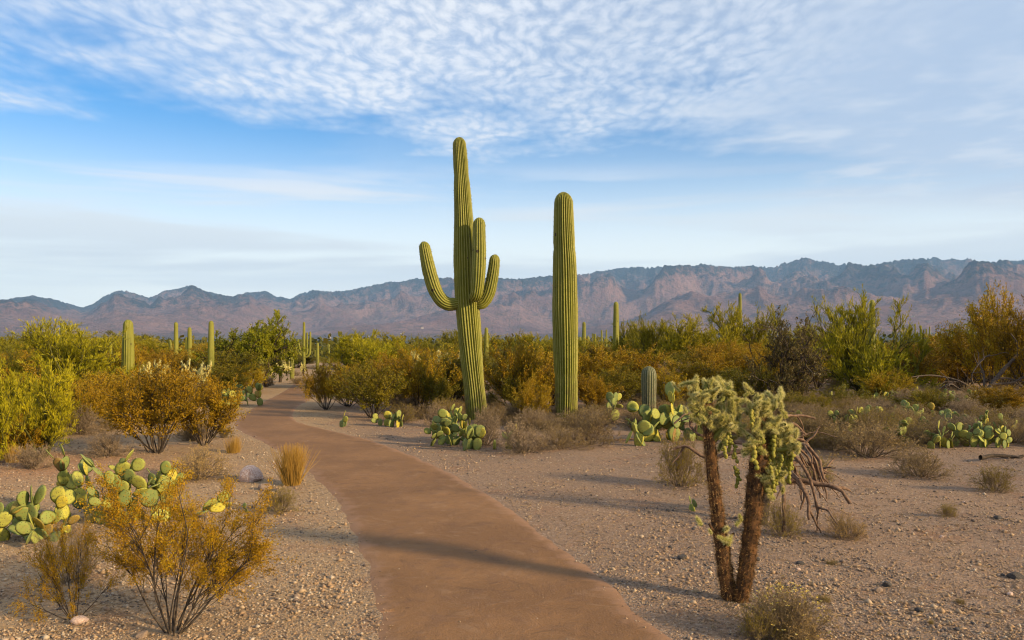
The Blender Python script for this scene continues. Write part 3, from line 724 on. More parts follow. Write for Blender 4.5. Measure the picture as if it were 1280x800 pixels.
def make_bush(seed, n0=16, a0=(5, 50), L0=0.9, lv=((90, .3, 1.0, 30, .38), (420, .3, 1.0, 35, .18)), leaves=9000, leaf=(0.03, 0.012), up=0.05, wob=0.12, r0=0.012,
              base=0.05, leaf_t=(0.25, 1.0), leaf_up=0.3, sides=4, upl=0.03, lvl_leaf=1, jit=0.006, clump=0.5, scatter=0.9):
    rng = np.random.default_rng(seed)
    az = rng.uniform(0, 2 * math.pi, n0); el = np.radians(rng.uniform(a0[0], a0[1], n0))
    d = np.stack([np.sin(el) * np.cos(az), np.sin(el) * np.sin(az), np.cos(el)], -1)
    pos = np.stack([np.cos(az), np.sin(az), 0 * az], -1) * base * rng.uniform(0.1, 1, (n0, 1)); pos[:, 2] = -0.02
    P = [curve_from(pos, d, L0 * rng.uniform(0.7, 1.1, n0) * (1 - 0.15 * np.sin(el)), 7, up, wob, rng)]
    st = MB(); r = r0
    V, q = tubes(P[0], taper(P[0], r, r * 0.35, rng), sides + 1); st.add(V, q)
    for (cnt, t0, t1, ang, Ln) in lv:
        C = grow(P[-1], cnt, t0, t1, math.radians(ang), Ln, 5, upl, wob * 1.2, rng); r *= 0.5
        V, q = tubes(C, taper(C, r, r * 0.35, rng), max(3, sides - 1)); st.add(V, q); P.append(C)
    fo = MB()
    src = P[-lvl_leaf:]
    for k, C in enumerate(src):
        n = int(leaves * (1 if len(src) == 1 else (0.3 if k < len(src) - 1 else 0.7)))
        pp, tn = along(C, n, *leaf_t, rng)
        tint = rng.normal(0.5, 0.16, n)
        # clumps: neighbouring leaves share a shade of green or orange
        tint = tint + clump * fbm(pp[:, 0] * 4 + seed, pp[:, 1] * 4 + pp[:, 2] * 4, 2)
        pp = pp + rng.normal(size=(n, 3)) * jit
        V, q = blades(pp, tn * 0.8 + rng.normal(size=(n, 3)) * scatter + np.array([0, 0, leaf_up]), leaf[0] * rng.uniform(0.6, 1.3, n), leaf[1] * rng.uniform(0.7, 1.3, n), rng)
        fo.add(V, q, np.repeat(np.clip(tint, 0, 1), 4))
    norm_mesh_parts([st, fo])
    return st, fo

class Proto:
    """a plant built once; copies share its meshes"""
    def __init__(s, name, st, fo, smat, lmat, extra=None, part_names=('stems', 'foliage')):
        s.name = name; s.pn = part_names
        s.st = st.mesh(name + '_stems', M[smat], True); s.fo = {lmat: fo.mesh(name + '_foliage', M[lmat])}; s.l0 = lmat
        s.extra = extra
    def place(s, x, y, wd, ht, label, cat, group=None, rot=None, rng=random.Random(1), lmat=None, name=None, sink=0.02):
        t = thing(name or s.name, label, cat, (x, y, gz1(x, y) - sink), rot if rot is not None else rng.uniform(0, 6.28), (wd * rng.uniform(.93, 1.07), wd * rng.uniform(.93, 1.07), ht), group)
        obj(s.pn[0], s.st, t)
        me = s.fo[s.l0]
        if lmat and lmat != s.l0:
            if lmat not in s.fo:
                m2 = me.copy(); m2.materials.clear(); m2.materials.append(M[lmat]); s.fo[lmat] = m2
            me = s.fo[lmat]
        obj(s.pn[1], me, t, kind='stuff')
        if s.extra: obj(s.extra[0], s.extra[1], t, kind='stuff')
        return t

CREO = [Proto('creosote_bush', *make_bush(100 + i, n0=15, a0=(4, 48), lv=((110, .3, 1.0, 28, .36), (620, .25, 1.0, 34, .17)), leaves=17000, leaf=(0.030, 0.013), r0=0.010, leaf_t=(0.05, 1.0), jit=0.014, clump=0.6, lvl_leaf=2), 'stem', 'creosote') for i in range(4)]
PALO = [Proto('palo_verde', *make_bush(200 + i, n0=13, a0=(8, 74), L0=0.85, lv=((95, .12, 1.0, 34, .40), (520, .2, 1.0, 30, .24), (1900, .2, 1.0, 26, .11)), leaves=23000, leaf=(0.055, 0.0080), r0=0.020, up=0.04, upl=0.07,
              leaf_t=(0.1, 1.0), leaf_up=0.55, scatter=0.45, jit=0.006, clump=0.7, lvl_leaf=2, wob=0.16), 'greenstem', 'paloverde', part_names=('trunk', 'crown')) for i in range(4)]
DRY = [Proto('dry_shrub', *make_bush(300 + i, n0=60, a0=(0, 86), L0=0.75, lv=((420, .3, 1.0, 34, .26), (1100, .3, 1.0, 38, .12)), leaves=7000, leaf=(0.030, 0.010), r0=0.008, up=0.06, upl=0.02, wob=0.16, base=0.12, sides=3,
             jit=0.008, clump=0.4), 'drystem', 'dryleaf') for i in range(3)]
SCRUB = [Proto('thorny_scrub', *make_bush(400 + i, n0=11, a0=(5, 60), L0=0.85, lv=((90, .2, 1.0, 48, .40), (600, .2, 1.0, 50, .18), (1500, .2, 1.0, 50, .07)), leaves=13000, leaf=(0.026, 0.014), r0=0.018, up=0.03, wob=0.24, upl=0.0,
             clump=0.5), 'bark', 'scrubleaf') for i in range(2)]
rng = random.Random(42)

def P2(px, base): return G(px, base)
def put(proto, px, base, top, wpx, label, cat, group=None, lmat=None, rot=None, name=None):
    x, d = G(px, base); k = d / F
    return proto.place(x, d, wpx * k, (base - top) * k, label, cat, group, rot, rng, lmat, name)

# --- bushes one can single out
put(CREO[0], 197, 568, 456, 176, 'orange creosote bush with bare dark stems beside the bend of the path', 'bush')
put(CREO[1], 254, 557, 468, 100, 'smaller creosote with thin bare stems next to the path edge gravel', 'bush')
put(CREO[2], 18, 580, 522, 95, 'low rust orange creosote beneath the lime green bush', 'bush')
put(PALO[0], 52, 578, 466, 135, 'lime yellow feathery shrub overhanging the red dirt', 'shrub', lmat='lime', name='feathery_shrub')
put(PALO[1], -8, 560, 455, 120, 'lime yellow shrub crowding the larger feathery one', 'shrub', lmat='lime', name='feathery_shrub')
put(PALO[2], 78, 505, 402, 170, 'broad yellow-green palo verde with a saguaro tip above it', 'tree', lmat='paloverde_bright')
put(PALO[3], 4, 500, 428, 110, 'rounded palo verde bush crowding the broad palo verde', 'tree')
put(CREO[1], 232, 520, 470, 100, 'orange creosote behind the two by the path bend', 'bush')
put(CREO[2], 165, 528, 478, 80, 'olive creosote filling the gap before the stout saguaro', 'bush', lmat='creosote_green')
put(CREO[3], 130, 512, 462, 90, 'orange creosote at the foot of the stout saguaro column', 'bush')
put(CREO[0], 408, 512, 450, 62, 'bright orange creosote at the inner edge of the path bend', 'bush')
put(CREO[1], 466, 522, 448, 104, 'dark green creosote bush between orange ones by the bend', 'bush', lmat='creosote_green')
put(PALO[1], 458, 486, 416, 104, 'yellow-green palo verde behind the dark green creosote', 'tree', lmat='paloverde_bright')
put(CREO[2], 524, 516, 436, 100, 'orange-green creosote behind the prickly pear by the path', 'bush')
put(CREO[3], 560, 512, 440, 80, 'creosote bush leaning behind the three-armed saguaro trunk', 'bush', lmat='creosote_green')
put(CREO[0], 646, 516, 422, 100, 'orange creosote filling the gap between the two large saguaros', 'bush')
put(CREO[1], 668, 528, 470, 56, 'sparse creosote at the foot of the armless saguaro', 'bush')
put(CREO[2], 748, 502, 432, 92, 'orange creosote just past the armless saguaro', 'bush')
put(CREO[3], 800, 500, 436, 90, 'olive creosote behind the young saguaro', 'bush')
put(PALO[0], 806, 482, 402, 92, 'palo verde beside the plain saguaro column', 'tree')
put(PALO[1], 868, 484, 398, 104, 'palo verde with rounded crown in the scrub behind the fuzzy cholla', 'tree')
put(PALO[2], 925, 480, 384, 128, 'tall wide palo verde with a thin saguaro above it', 'tree')
put(SCRUB[0], 980, 512, 394, 128, 'dark brown twiggy scrub tree with sparse leaves', 'tree')
put(PALO[0], 1078, 492, 374, 150, 'large round yellow-green palo verde with a pale saguaro tip inside', 'tree', lmat='paloverde_bright')
put(CREO[0], 1242, 495, 362, 118, 'tall loose orange creosote with pale bare stems', 'bush')
put(CREO[1], 1290, 500, 370, 100, 'tall loose orange creosote behind the dead fallen branches', 'bush')
put(CREO[2], 1176, 484, 420, 120, 'low orange creosote between the round palo verde and the tall one', 'bush')
put(SCRUB[1], 842, 500, 452, 62, 'purplish brown leafless scrub behind the prickly pear', 'bush', lmat='greyleaf')
put(CREO[3], 905, 505, 455, 92, 'olive green creosote behind the fuzzy cholla', 'bush', lmat='creosote_green')

# --- the thicket behind, look-alikes told apart only by place
GO, GP, GD = 'creosote thicket', 'palo verdes in the thicket', 'dry shrubs on the flats'
ZONES = [(60, 'beside the broad palo verde'), (150, 'behind the lime yellow shrubs'), (300, 'around the slim saguaros'), (345, 'beside the mesquite trees'), (420, 'along the far end of the path'), (500, 'behind the path bend'), (580, 'behind the rounded prickly pear'),
         (690, 'between the two large saguaros'), (760, 'past the armless saguaro'), (850, 'behind the young saguaro'), (950, 'behind the fuzzy cholla'), (1030, 'around the dark twiggy scrub tree'), (1120, 'around the large round palo verde'), (1210, 'behind the prickly pear patch'), (9999, 'around the tall loose creosotes')]
def zone(px): return next(z for m_, z in ZONES if px < m_)
def free(x, y, r): return path_dist(x, y)[0] > r
for i in range(165):
    px = rng.uniform(-60, 1340) if i < 95 else rng.uniform(860, 1340); base = rng.uniform(458, 497); top = rng.uniform(428, 446)
    x, d = G(px, base); 
    if not free(x, d, 2.0) or (300 < px < 420 and base > 462): continue
    if px > 980 and base > 478: base = rng.uniform(458, 478)
    put(CREO[i % 4], px, base, top, rng.uniform(60, 110), '%s creosote in the thicket %s' % (('olive green', 'orange brown')[i % 3 > 0], zone(px)), 'bush', GO, lmat='creosote_green' if i % 3 == 0 else None)
for i in range(46):
    px = rng.uniform(-60, 1340); base = rng.uniform(452, 470); top = rng.uniform(402, 424) if px > 760 else rng.uniform(414, 430)
    x, d = G(px, base)
    if not free(x, d, 2.2) or 340 < px < 420: continue
    put(PALO[i % 4], px, base, top, rng.uniform(70, 120), '%s palo verde deep in the thicket %s' % ('tall' if top < 415 else 'low', zone(px)), 'tree', GP)

# --- fuller belt along the path bend and round the saguaros' feet
for i, (px, base, top, wd, lm) in enumerate([(436, 508, 458, 80, None), (495, 512, 452, 84, None), (543, 518, 462, 60, 'creosote_green'), (585, 506, 440, 90, None), (646, 516, 452, 76, 'creosote_green'), (690, 508, 440, 84, None), (738, 516, 464, 70, None), (770, 512, 456, 84, 'creosote_green'), (835, 512, 462, 70, None),
        (870, 506, 448, 90, None), (946, 512, 456, 90, 'creosote_green'), (1022, 486, 440, 70, None), (1130, 490, 428, 100, None), (1205, 488, 418, 100, None), (1262, 486, 408, 110, 'creosote_green'), (1060, 512, 478, 70, 'creosote_green'), (1160, 520, 484, 76, 'creosote_green'), (1255, 524, 480, 80, None), (1010, 528, 490, 70, 'creosote_green'), (1110, 500, 462, 70, None), (96, 540, 478, 90, None), (140, 532, 470, 96, None), (60, 548, 490, 90, 'creosote_green'),
        (205, 512, 458, 90, None), (268, 512, 462, 70, None), (285, 500, 455, 60, 'creosote_green'), (24, 528, 460, 110, None), (310, 492, 456, 50, None)]):
    x, d = G(px, base)
    if free(x, d, 1.5): put(CREO[(i * 3) % 4], px, base, top, wd, '%s creosote in the front belt %s' % ('olive green' if lm else 'orange gold', zone(px)), 'bush', 'creosotes in the front belt', lmat=lm)

# --- low dry shrubs
for px, base, top, wd, lab, pr, lm in [
    (1152, 592, 552, 92, 'dense brown dome shrub alone on open gravel', 0, 'dryleaf'), (1243, 614, 580, 54, 'olive brown shrub on gravel near fallen log', 1, 'oliveleaf'), (1057, 668, 634, 58, 'straw coloured low shrub on bare gravel', 2, 'straw'),
    (1185, 643, 624, 28, 'tiny olive tuft alone on bare gravel', 1, 'oliveleaf'), (1085, 567, 520, 116, 'wide brown shrub bank below the prickly pears', 1, 'dryleaf'), (1040, 560, 530, 70, 'brown shrub beside the dead cholla', 2, 'oliveleaf'),
    (1020, 598, 566, 50, 'dry olive shrub behind the dead cholla branches', 0, 'oliveleaf'), (978, 668, 620, 54, 'pale olive shrub under the dead cholla', 2, 'oliveleaf'), (850, 608, 540, 72, 'olive twiggy shrub beside the dead cholla', 1, 'oliveleaf'),
    (1215, 530, 496, 70, 'pale dry shrub growing in the prickly pear patch', 2, 'greyleaf'), (655, 566, 522, 76, 'pale dry shrub in front of the armless saguaro', 2, 'greyleaf'), (605, 556, 508, 60, 'grey dry shrub at the foot of the three-armed saguaro', 0, 'greyleaf'),
    (735, 556, 508, 92, 'brown tangled shrub beside the armless saguaro', 1, 'dryleaf'), (700, 562, 530, 80, 'low dark twiggy shrub before the armless saguaro', 0, 'dryleaf'),
    (349, 640, 606, 50, 'dry shrub at the foot of the golden grass', 1, 'oliveleaf'), (246, 600, 556, 84, 'pale straw shrub behind the front creosote', 2, 'straw'), (100, 542, 505, 56, 'grey-brown twiggy shrub by the lime bush', 0, 'greyleaf'),
    (40, 592, 560, 60, 'grey shrub under the lime green bush', 1, 'greyleaf'), (135, 575, 540, 60, 'grey-brown dead shrub beyond the prickly pears', 0, 'greyleaf'), (335, 482, 468, 26, 'reddish dry mound beside the far path', 0, 'dryleaf'),
    (372, 480, 470, 26, 'round dry mound where the path disappears', 1, 'dryleaf'), (985, 795, 722, 112, 'yellow-flowered olive shrub at the foot of the fuzzy cholla', 2, 'dryleaf'), (280, 547, 530, 26, 'small green-brown shrub at the path bend', 1, 'oliveleaf'),
    (950, 800, 752, 62, 'olive shrub tuft between the cholla base and the flowers', 1, 'oliveleaf'), (1000, 802, 758, 84, 'pale dry tuft in front of the yellow-flowered shrub', 0, 'straw')]:
    put(DRY[pr], px, base, top, wd, lab, 'shrub', lmat=lm)
for i in range(200):
    px = rng.uniform(880, 1320) if i < 150 else rng.uniform(470, 860); base = rng.uniform(478, 556) if i < 150 else rng.uniform(498, 540)
    x, d = G(px, base); k = d / F; hh = rng.uniform(0.25, 0.55)
    if not free(x, d, 2.4): continue
    lm = rng.choice(['dryleaf', 'greyleaf', 'oliveleaf', 'dryleaf'])
    DRY[i % 3].place(x, d, rng.uniform(0.6, 1.4), hh, 'low dry %s shrub on the flat %s' % ({'dryleaf': 'brown', 'greyleaf': 'pale grey', 'oliveleaf': 'olive'}[lm], zone(px)), 'shrub', GD, None, rng, lm)
for i in range(46):
    px = rng.uniform(-40, 290) if i < 26 else rng.uniform(280, 480); base = rng.uniform(490, 560) if i < 26 else rng.uniform(466, 500); x, d = G(px, base)
    if not free(x, d, 1.7): continue
    DRY[i % 3].place(x, d, rng.uniform(0.4, 0.9), rng.uniform(0.2, 0.4), 'low grey dry shrub on the ground %s' % zone(px), 'shrub', 'dry shrubs among the creosotes', None, rng, rng.choice(['dryleaf', 'greyleaf']))

# --- front creosotes, built with finer leaves
st, fo = make_bush(501, n0=13, a0=(4, 50), L0=0.95, lv=((80, .3, 1.0, 26, .40), (420, .3, 1.0, 34, .20), (900, .2, 1.0, 36, .09)), leaves=46000, leaf=(0.0140, 0.0080), r0=0.0085, leaf_t=(0.1, 1.0), jit=0.016, clump=0.5, lvl_leaf=2, wob=0.10)
put(Proto('creosote_bush', st, fo, 'stem', 'creosote_gold'), 216, 788, 582, 225, 'airy orange creosote on the gravel verge in front of prickly pears', 'bush')
st, fo = make_bush(502, n0=12, a0=(4, 58), L0=0.9, lv=((70, .3, 1.0, 30, .42), (420, .3, 1.0, 34, .22)), leaves=16000, leaf=(0.019, 0.011), r0=0.008, leaf_t=(0.1, 1.0), jit=0.016, clump=0.5)
put(Proto('creosote_bush', st, fo, 'stem', 'creosote_gold'), 92, 764, 640, 120, 'small ragged orange creosote next to the airy front one', 'bush')
st, fo = make_bush(503, n0=70, a0=(0, 70), L0=0.9, lv=((500, .3, 1.0, 26, .3), (1400, .3, 1.0, 30, .14)), leaves=3000, leaf=(0.02, 0.006), r0=0.005, base=0.10, sides=3, wob=0.12)
put(Proto('dry_shrub', st, fo, 'drystem', 'greyleaf'), 90, 722, 636, 100, 'grey dead twiggy shrub in front of the prickly pears', 'shrub')

# --- mesquite tree with a real trunk
def mesquite():
    r_ = np.random.default_rng(61)
    trunk = np.array([[[0, 0, -0.03], [0.02, 0, 0.12], [-0.02, 0.02, 0.24], [0.03, 0.0, 0.36], [0.05, 0, 0.5]]], float)
    st = MB(); V, q = tubes(trunk, taper(trunk, 0.035, 0.022), 7); st.add(V, q)
    limbs = grow(trunk, 17, 0.35, 1.0, math.radians(55), 0.45, 7, 0.06, 0.2, r_); V, q = tubes(limbs, taper(limbs, 0.016, 0.006), 5); st.add(V, q)
    tw = grow(limbs, 200, .2, 1, math.radians(50), .22, 5, 0.02, .22, r_); V, q = tubes(tw, taper(tw, 0.005, 0.002), 4); st.add(V, q)
    t2 = grow(tw, 1100, .2, 1, math.radians(45), .09, 4, -0.02, .2, r_); V, q = tubes(t2, taper(t2, 0.002, 0.001), 3); st.add(V, q)
    n = 32000; pp, tn = along(t2, n, .0, 1, r_); fo = MB()
    ti = np.clip(r_.normal(0.45, 0.15, n) + 0.6 * fbm(pp[:, 0] * 6, pp[:, 2] * 6 + pp[:, 1] * 5, 2), 0, 1)
    V, q = blades(pp + r_.normal(size=(n, 3)) * 0.006, tn + r_.normal(size=(n, 3)) * 0.9, 0.021 * r_.uniform(.6, 1.3, n), 0.012, r_); fo.add(V, q, np.repeat(ti, 4))
    norm_mesh_parts([st, fo])
    return Proto('mesquite_tree', st, fo, 'bark', 'mesquite', part_names=('trunk', 'crown'))
MES = mesquite()
put(MES, 333, 484, 391, 82, 'green leafy mesquite tree with a dark trunk near the far path', 'tree')
put(MES, 292, 486, 414, 74, 'rounded bright green mesquite beside the taller one', 'tree', rot=2.2)

# --- tussock of golden grass
def grass_clump(px, base, top, wpx, label, seed, n=520):
    r_ = np.random.default_rng(seed); x, d = G(px, base); k = d / F; h = (base - top) * k; wd = wpx * k
    az = r_.uniform(0, 6.283, n); el = np.abs(r_.normal(0, 0.22, n))
    dr = np.stack([np.sin(el) * np.cos(az), np.sin(el) * np.sin(az), np.cos(el)], -1)
    pos = np.stack([np.cos(az), np.sin(az), 0 * az], -1) * r_.uniform(0, wd * 0.22, (n, 1))
    P = curve_from(pos, dr, h * r_.uniform(0.5, 1.1, n), 6, -0.015, 0.05, r_)
    mb = MB(); V, q = tubes(P, taper(P, 0.0034, 0.0008, r_), 3); mb.add(V, q, np.repeat(np.clip(r_.normal(.5, .25, n), 0, 1), 18))
    t = thing('grass_clump', label, 'grass', (x, d, gz1(x, d) - 0.01))
    obj('blades', mb.mesh('grass_blades', M['gold']), t, kind='stuff')
grass_clump(365, 606, 556, 44, 'golden dry grass tussock at the path edge', 71, 900)
grass_clump(16, 585, 562, 30, 'dry grass tuft at the edge of the red dirt', 72, 260)
grass_clump(292, 566, 545, 34, 'short dry grass by the creosote stems', 73, 260)
grass_clump(800, 548, 528, 30, 'small dry grass tuft near the young saguaro', 74, 200)

# ------------------------------------------------------------------ prickly pears
def pad_meshes():
    out = []
    for v, (wd, sh) in enumerate(((0.80, 0.55), (0.70, 0.58), (0.92, 0.52))):
        k = 14; mb = MB(); th = np.arange(k) * 2 * math.pi / k
        z = 0.5 - 0.5 * np.cos(th); xr = np.sin(th) * 0.5 * wd * (0.80 + 0.28 * z) * (1 + 0.03 * np.cos(3 * th + v))
        rim = np.stack([xr, 0 * xr, z], -1); c = np.array([0, 0, sh])
        V = [rim]
        for sgn in (1, -1):
            inner = c + (rim - c) * 0.72; inner[:, 1] = sgn * 0.033
            V += [inner, (c + (rim - c) * 0.36) + np.array([0, sgn * 0.041, 0])]
            V += [np.array([[0, sgn * 0.043, sh]])]
        Vv = np.concatenate(V); n1 = (np.arange(k) + 1) % k; i = np.arange(k)
        q = []; tr = []
        o = k
        for sgn in (1, -1):
            a, b, cc = o, o + k, o + 2 * k
            q1 = np.stack([i, n1, a + n1, a + i], -1); q2 = np.stack([a + i, a + n1, b + n1, b + i], -1); t3 = np.stack([b + i, b + n1, np.full(k, cc)], -1)
            if sgn < 0: q1, q2, t3 = q1[:, ::-1], q2[:, ::-1], t3[:, ::-1]
            q += [q1, q2]; tr.append(t3); o += 2 * k + 1
        mb.add(Vv, np.concatenate(q)); mb.f.append((np.concatenate(tr), 0))
        out.append(mb.mesh('pad', M['pad'], True))
    return out
PADS = pad_meshes()
def prickly_pear(x, y, label, seed, roots=3, levels=3, size=0.2, spread=0.35, kids=(1, 3), group=None, maxn=60, stretch=(1, 1)):
    r_ = random.Random(seed)
    t = thing('prickly_pear', label, 'cactus', (x, y, gz1(x, y) - 0.01), group=group)
    n = 0; front = []
    for i in range(roots):
        a = r_.uniform(0, 6.28); rr = spread * math.sqrt(r_.random())
        m = Matrix.Translation((rr * math.cos(a) * stretch[0], rr * math.sin(a) * stretch[1], -0.02)) @ Matrix.Rotation(r_.uniform(0, 6.28), 4, 'Z') @ Matrix.Rotation(r_.gauss(0, 0.35), 4, 'Y') @ Matrix.Rotation(r_.gauss(0, 0.3), 4, 'X')
        front.append((m, size * r_.uniform(0.9, 1.2), 0))
    while front and n < maxn:
        m, s, lv = front.pop(0)
        o = obj('pad', PADS[r_.randrange(3)], t); o.matrix_local = m @ Matrix.Scale(s, 4); n += 1
        if lv < levels:
            for j in range(r_.randint(*kids)):
                th = r_.gauss(0, 0.75)                              # around the upper rim
                zx = 0.5 + 0.46 * math.cos(th); xx = 0.40 * math.sin(th)
                c = m @ Matrix.Translation((xx * s, 0, zx * s)) @ Matrix.Rotation(th * 0.75, 4, 'Y') @ Matrix.Rotation(r_.uniform(-1.1, 1.1), 4, 'Z') @ Matrix.Rotation(r_.gauss(0, 0.25), 4, 'X')
                tip = c @ Vector((0, 0, s * 0.8))
                if tip.z > 0.04: front.append((c, s * r_.uniform(0.78, 1.02), lv + 1))
    return t
def pear(px, base, label, seed, **kw):
    x, d = G(px, base); return prickly_pear(x, d, label, seed, **kw)
pear(38, 668, 'sprawling low prickly pear with yellow-green pads spilling onto gravel', 1, roots=9, levels=2, size=0.165, spread=0.42, maxn=54, stretch=(1.1, 0.5))
pear(142, 652, 'tall prickly pear with stacked yellow-green pads behind front creosote', 6, roots=9, levels=4, size=0.175, spread=0.38, kids=(1, 2), maxn=90, stretch=(1.3, 0.5))
pear(205, 648, 'prickly pear half hidden inside the airy front creosote', 3, roots=4, levels=2, size=0.19, spread=0.22, kids=(1, 2), maxn=20)
pear(560, 556, 'rounded prickly pear at the foot of the three-armed saguaro', 4, roots=9, levels=3, size=0.215, spread=0.5, kids=(1, 3), maxn=80, stretch=(1.0, 0.5))
pear(607, 562, 'low creeping prickly pear pads beside the rounded clump', 5, roots=7, levels=1, size=0.24, spread=0.45, maxn=18, stretch=(1.3, 0.3))
pear(300, 508, 'yellow prickly pear clump at the outer path bend', 7, roots=9, levels=2, size=0.28, spread=0.75, maxn=44)
pear(466, 534, 'flat prickly pear clump under the dark green creosote', 8, roots=7, levels=1, size=0.19, spread=0.6, maxn=26, stretch=(1.3, 0.5))
pear(765, 524, 'small bright yellow prickly pear near the young saguaro', 9, roots=2, levels=3, size=0.28, spread=0.2, maxn=12)
pear(850, 548, 'large dark green prickly pear beside the young saguaro', 10, roots=9, levels=4, size=0.26, spread=0.7, kids=(1, 2), maxn=60)
pear(806, 552, 'low shaded prickly pear at the base of the young saguaro', 18, roots=5, levels=1, size=0.28, spread=0.5, maxn=16)
for i, (px, base, lab, n, sp) in enumerate([(1075, 500, 'prickly pear clump before the round palo verde', 44, 1.3), (1125, 502, 'yellowish prickly pear clump next to the dead branches', 36, 1.3), (1175, 505, 'small prickly pear under the low orange creosote', 26, 1.0),
                                      (1210, 545, 'big prickly pear patch around the pale dry shrub', 60, 1.2), (1175, 556, 'prickly pear spilling towards the brown dome shrub', 30, 0.7), (1265, 560, 'prickly pear beside the fallen dark log', 44, 0.8), (1240, 515, 'upright prickly pear in front of the dead fallen branches', 44, 1.0),
                                      (1100, 536, 'dark green prickly pear in the brown shrub bank', 30, 1.0), (1035, 540, 'low prickly pear with yellowing pads near the dead cholla', 22, 0.8), (1140, 532, 'yellow-padded prickly pear in brown scrub', 26, 0.8)]):
    pear(px, base, lab, 20 + i, roots=max(5, n // 3), levels=2, size=0.175, spread=sp, kids=(1, 3), maxn=int(n * 1.5), stretch=(1.1, 0.5))
pear(308, 640, 'tiny two-pad prickly pear seedling on the gravel verge', 31, roots=1, levels=1, size=0.085, spread=0.01, kids=(1, 1), maxn=2)
pear(865, 640, 'tiny thin prickly pear sprout near the fuzzy cholla', 32, roots=2, levels=1, size=0.10, spread=0.06, kids=(1, 1), maxn=4)

# ------------------------------------------------------------------ chollas
def joint_mesh(seed, spines=430, L=0.09, r=0.014):
    r_ = np.random.default_rng(seed); mb = MB()
    z = np.array([0, 0.08, 0.3, 0.55, 0.8, 0.95, 1.0]) * L; rad = np.array([0.5, 0.85, 1.0, 1.0, 0.85, 0.5, 0.1]) * r
    P = np.stack([0.006 * np.sin(z * 20 + seed), 0.006 * np.cos(z * 17 + seed), z], -1)
    V, q = tubes(P[None], rad[None], 8); mb.add(V, q, 0.5, 0)
    zz = r_.uniform(0.02, 1.0, spines) * L; th = r_.uniform(0, 6.283, spines)
    d = np.stack([np.cos(th), np.sin(th), 0.35 + 0 * th], -1) + r_.normal(size=(spines, 3)) * 0.45; d[zz > 0.88 * L, 2] += 1.0
    pos = np.stack([np.interp(zz, z, P[:, 0]) + np.cos(th) * np.interp(zz, z, rad), np.interp(zz, z, P[:, 1]) + np.sin(th) * np.interp(zz, z, rad), zz], -1)
    V, q = spikes(pos, d, r_.uniform(0.014, 0.032, spines), 0.0019, r_); mb.add(V, q, np.repeat(np.clip(r_.normal(.5, .25, spines), 0, 1), 3), 1)
    return mb.mesh('joint', [M['chollajoint'], M['chollaspine']], True)
JOINTS = [joint_mesh(i) for i in range(6)]
def fruit_chain_mesh(seed, n=6):
    r_ = np.random.default_rng(seed); mb = MB(); p = np.zeros(3)
    for i in range(n):
        d = unit(np.array([r_.normal() * .25, r_.normal() * .25, -1.0])); ln = 0.032 * r_.uniform(.8, 1.15)
        P = np.stack([p + d * ln * f for f in (0, .15, .45, .8, 1.0)]); V, q = tubes(P[None], np.array([[.004, .010, .0135, .012, .003]]) * r_.uniform(.85, 1.15), 7)
        mb.add(V, q, np.clip(r_.normal(.5, .2), 0, 1))
        for _b in range(r_.integers(0, 3)):
            d2 = unit(d + r_.normal(size=3) * 1.0); P2_ = np.stack([p + d * ln * .6 + d2 * ln * f for f in (0, .15, .45, .8, 1.0)])
            V, q = tubes(P2_[None], np.array([[.004, .010, .013, .011, .003]]), 7); mb.add(V, q, np.clip(r_.normal(.6, .2), 0, 1))
        p = p + d * ln * .92
    return mb.mesh('fruit_chain', M['fruit'], True)
CHAINS = [fruit_chain_mesh(80 + i, 5 + i % 4) for i in range(5)]

def spiny_trunk(name, parent, pts, radii, seed, n=40, spines=4600):
    r_ = np.random.default_rng(seed)
    P = resample(pts, n); R = np.interp(np.linspace(0, 1, n), np.linspace(0, 1, len(radii)), radii)
    k = 14; s = np.concatenate([[0], np.cumsum(np.linalg.norm(np.diff(P, axis=0), axis=1))])
    V, q = tubes(P[None], R[None], k)
    Vr = V.reshape(n, k, 3); off = Vr - P[:, None, :]
    bumpy = 1 + 0.16 * np.sin(np.arange(k)[None, :] * 2 * math.pi * 5 / k + s[:, None] * 60) * np.sin(s[:, None] * 110 + np.arange(k)[None, :]) + r_.normal(size=(n, k)) * 0.06
    Vr = P[:, None, :] + off * bumpy[..., None]
    mb = MB(); mb.add(Vr.reshape(-1, 3), q); o = obj(name, mb.mesh(name, M['chollabark'], True), parent)
    i = r_.integers(n - 1, size=spines); j = r_.integers(k, size=spines); fr = r_.uniform(size=(spines, 1))
    pos = Vr[i, j] * (1 - fr) + Vr[i + 1, j] * fr; d = unit(off[i, j]) + r_.normal(size=(spines, 3)) * .6
    V, q = spikes(pos, d, r_.uniform(.014, .034, spines), .0030, r_)
    ms = MB(); ms.add(V, q, np.repeat(np.clip(r_.normal(.45, .25, spines), 0, 1), 3)); obj('spines', ms.mesh('bark_spines', M['barkspine']), o, kind='stuff')
    return o
def aim(v): return Vector(v).to_track_quat('Z', 'Y').to_matrix().to_4x4()

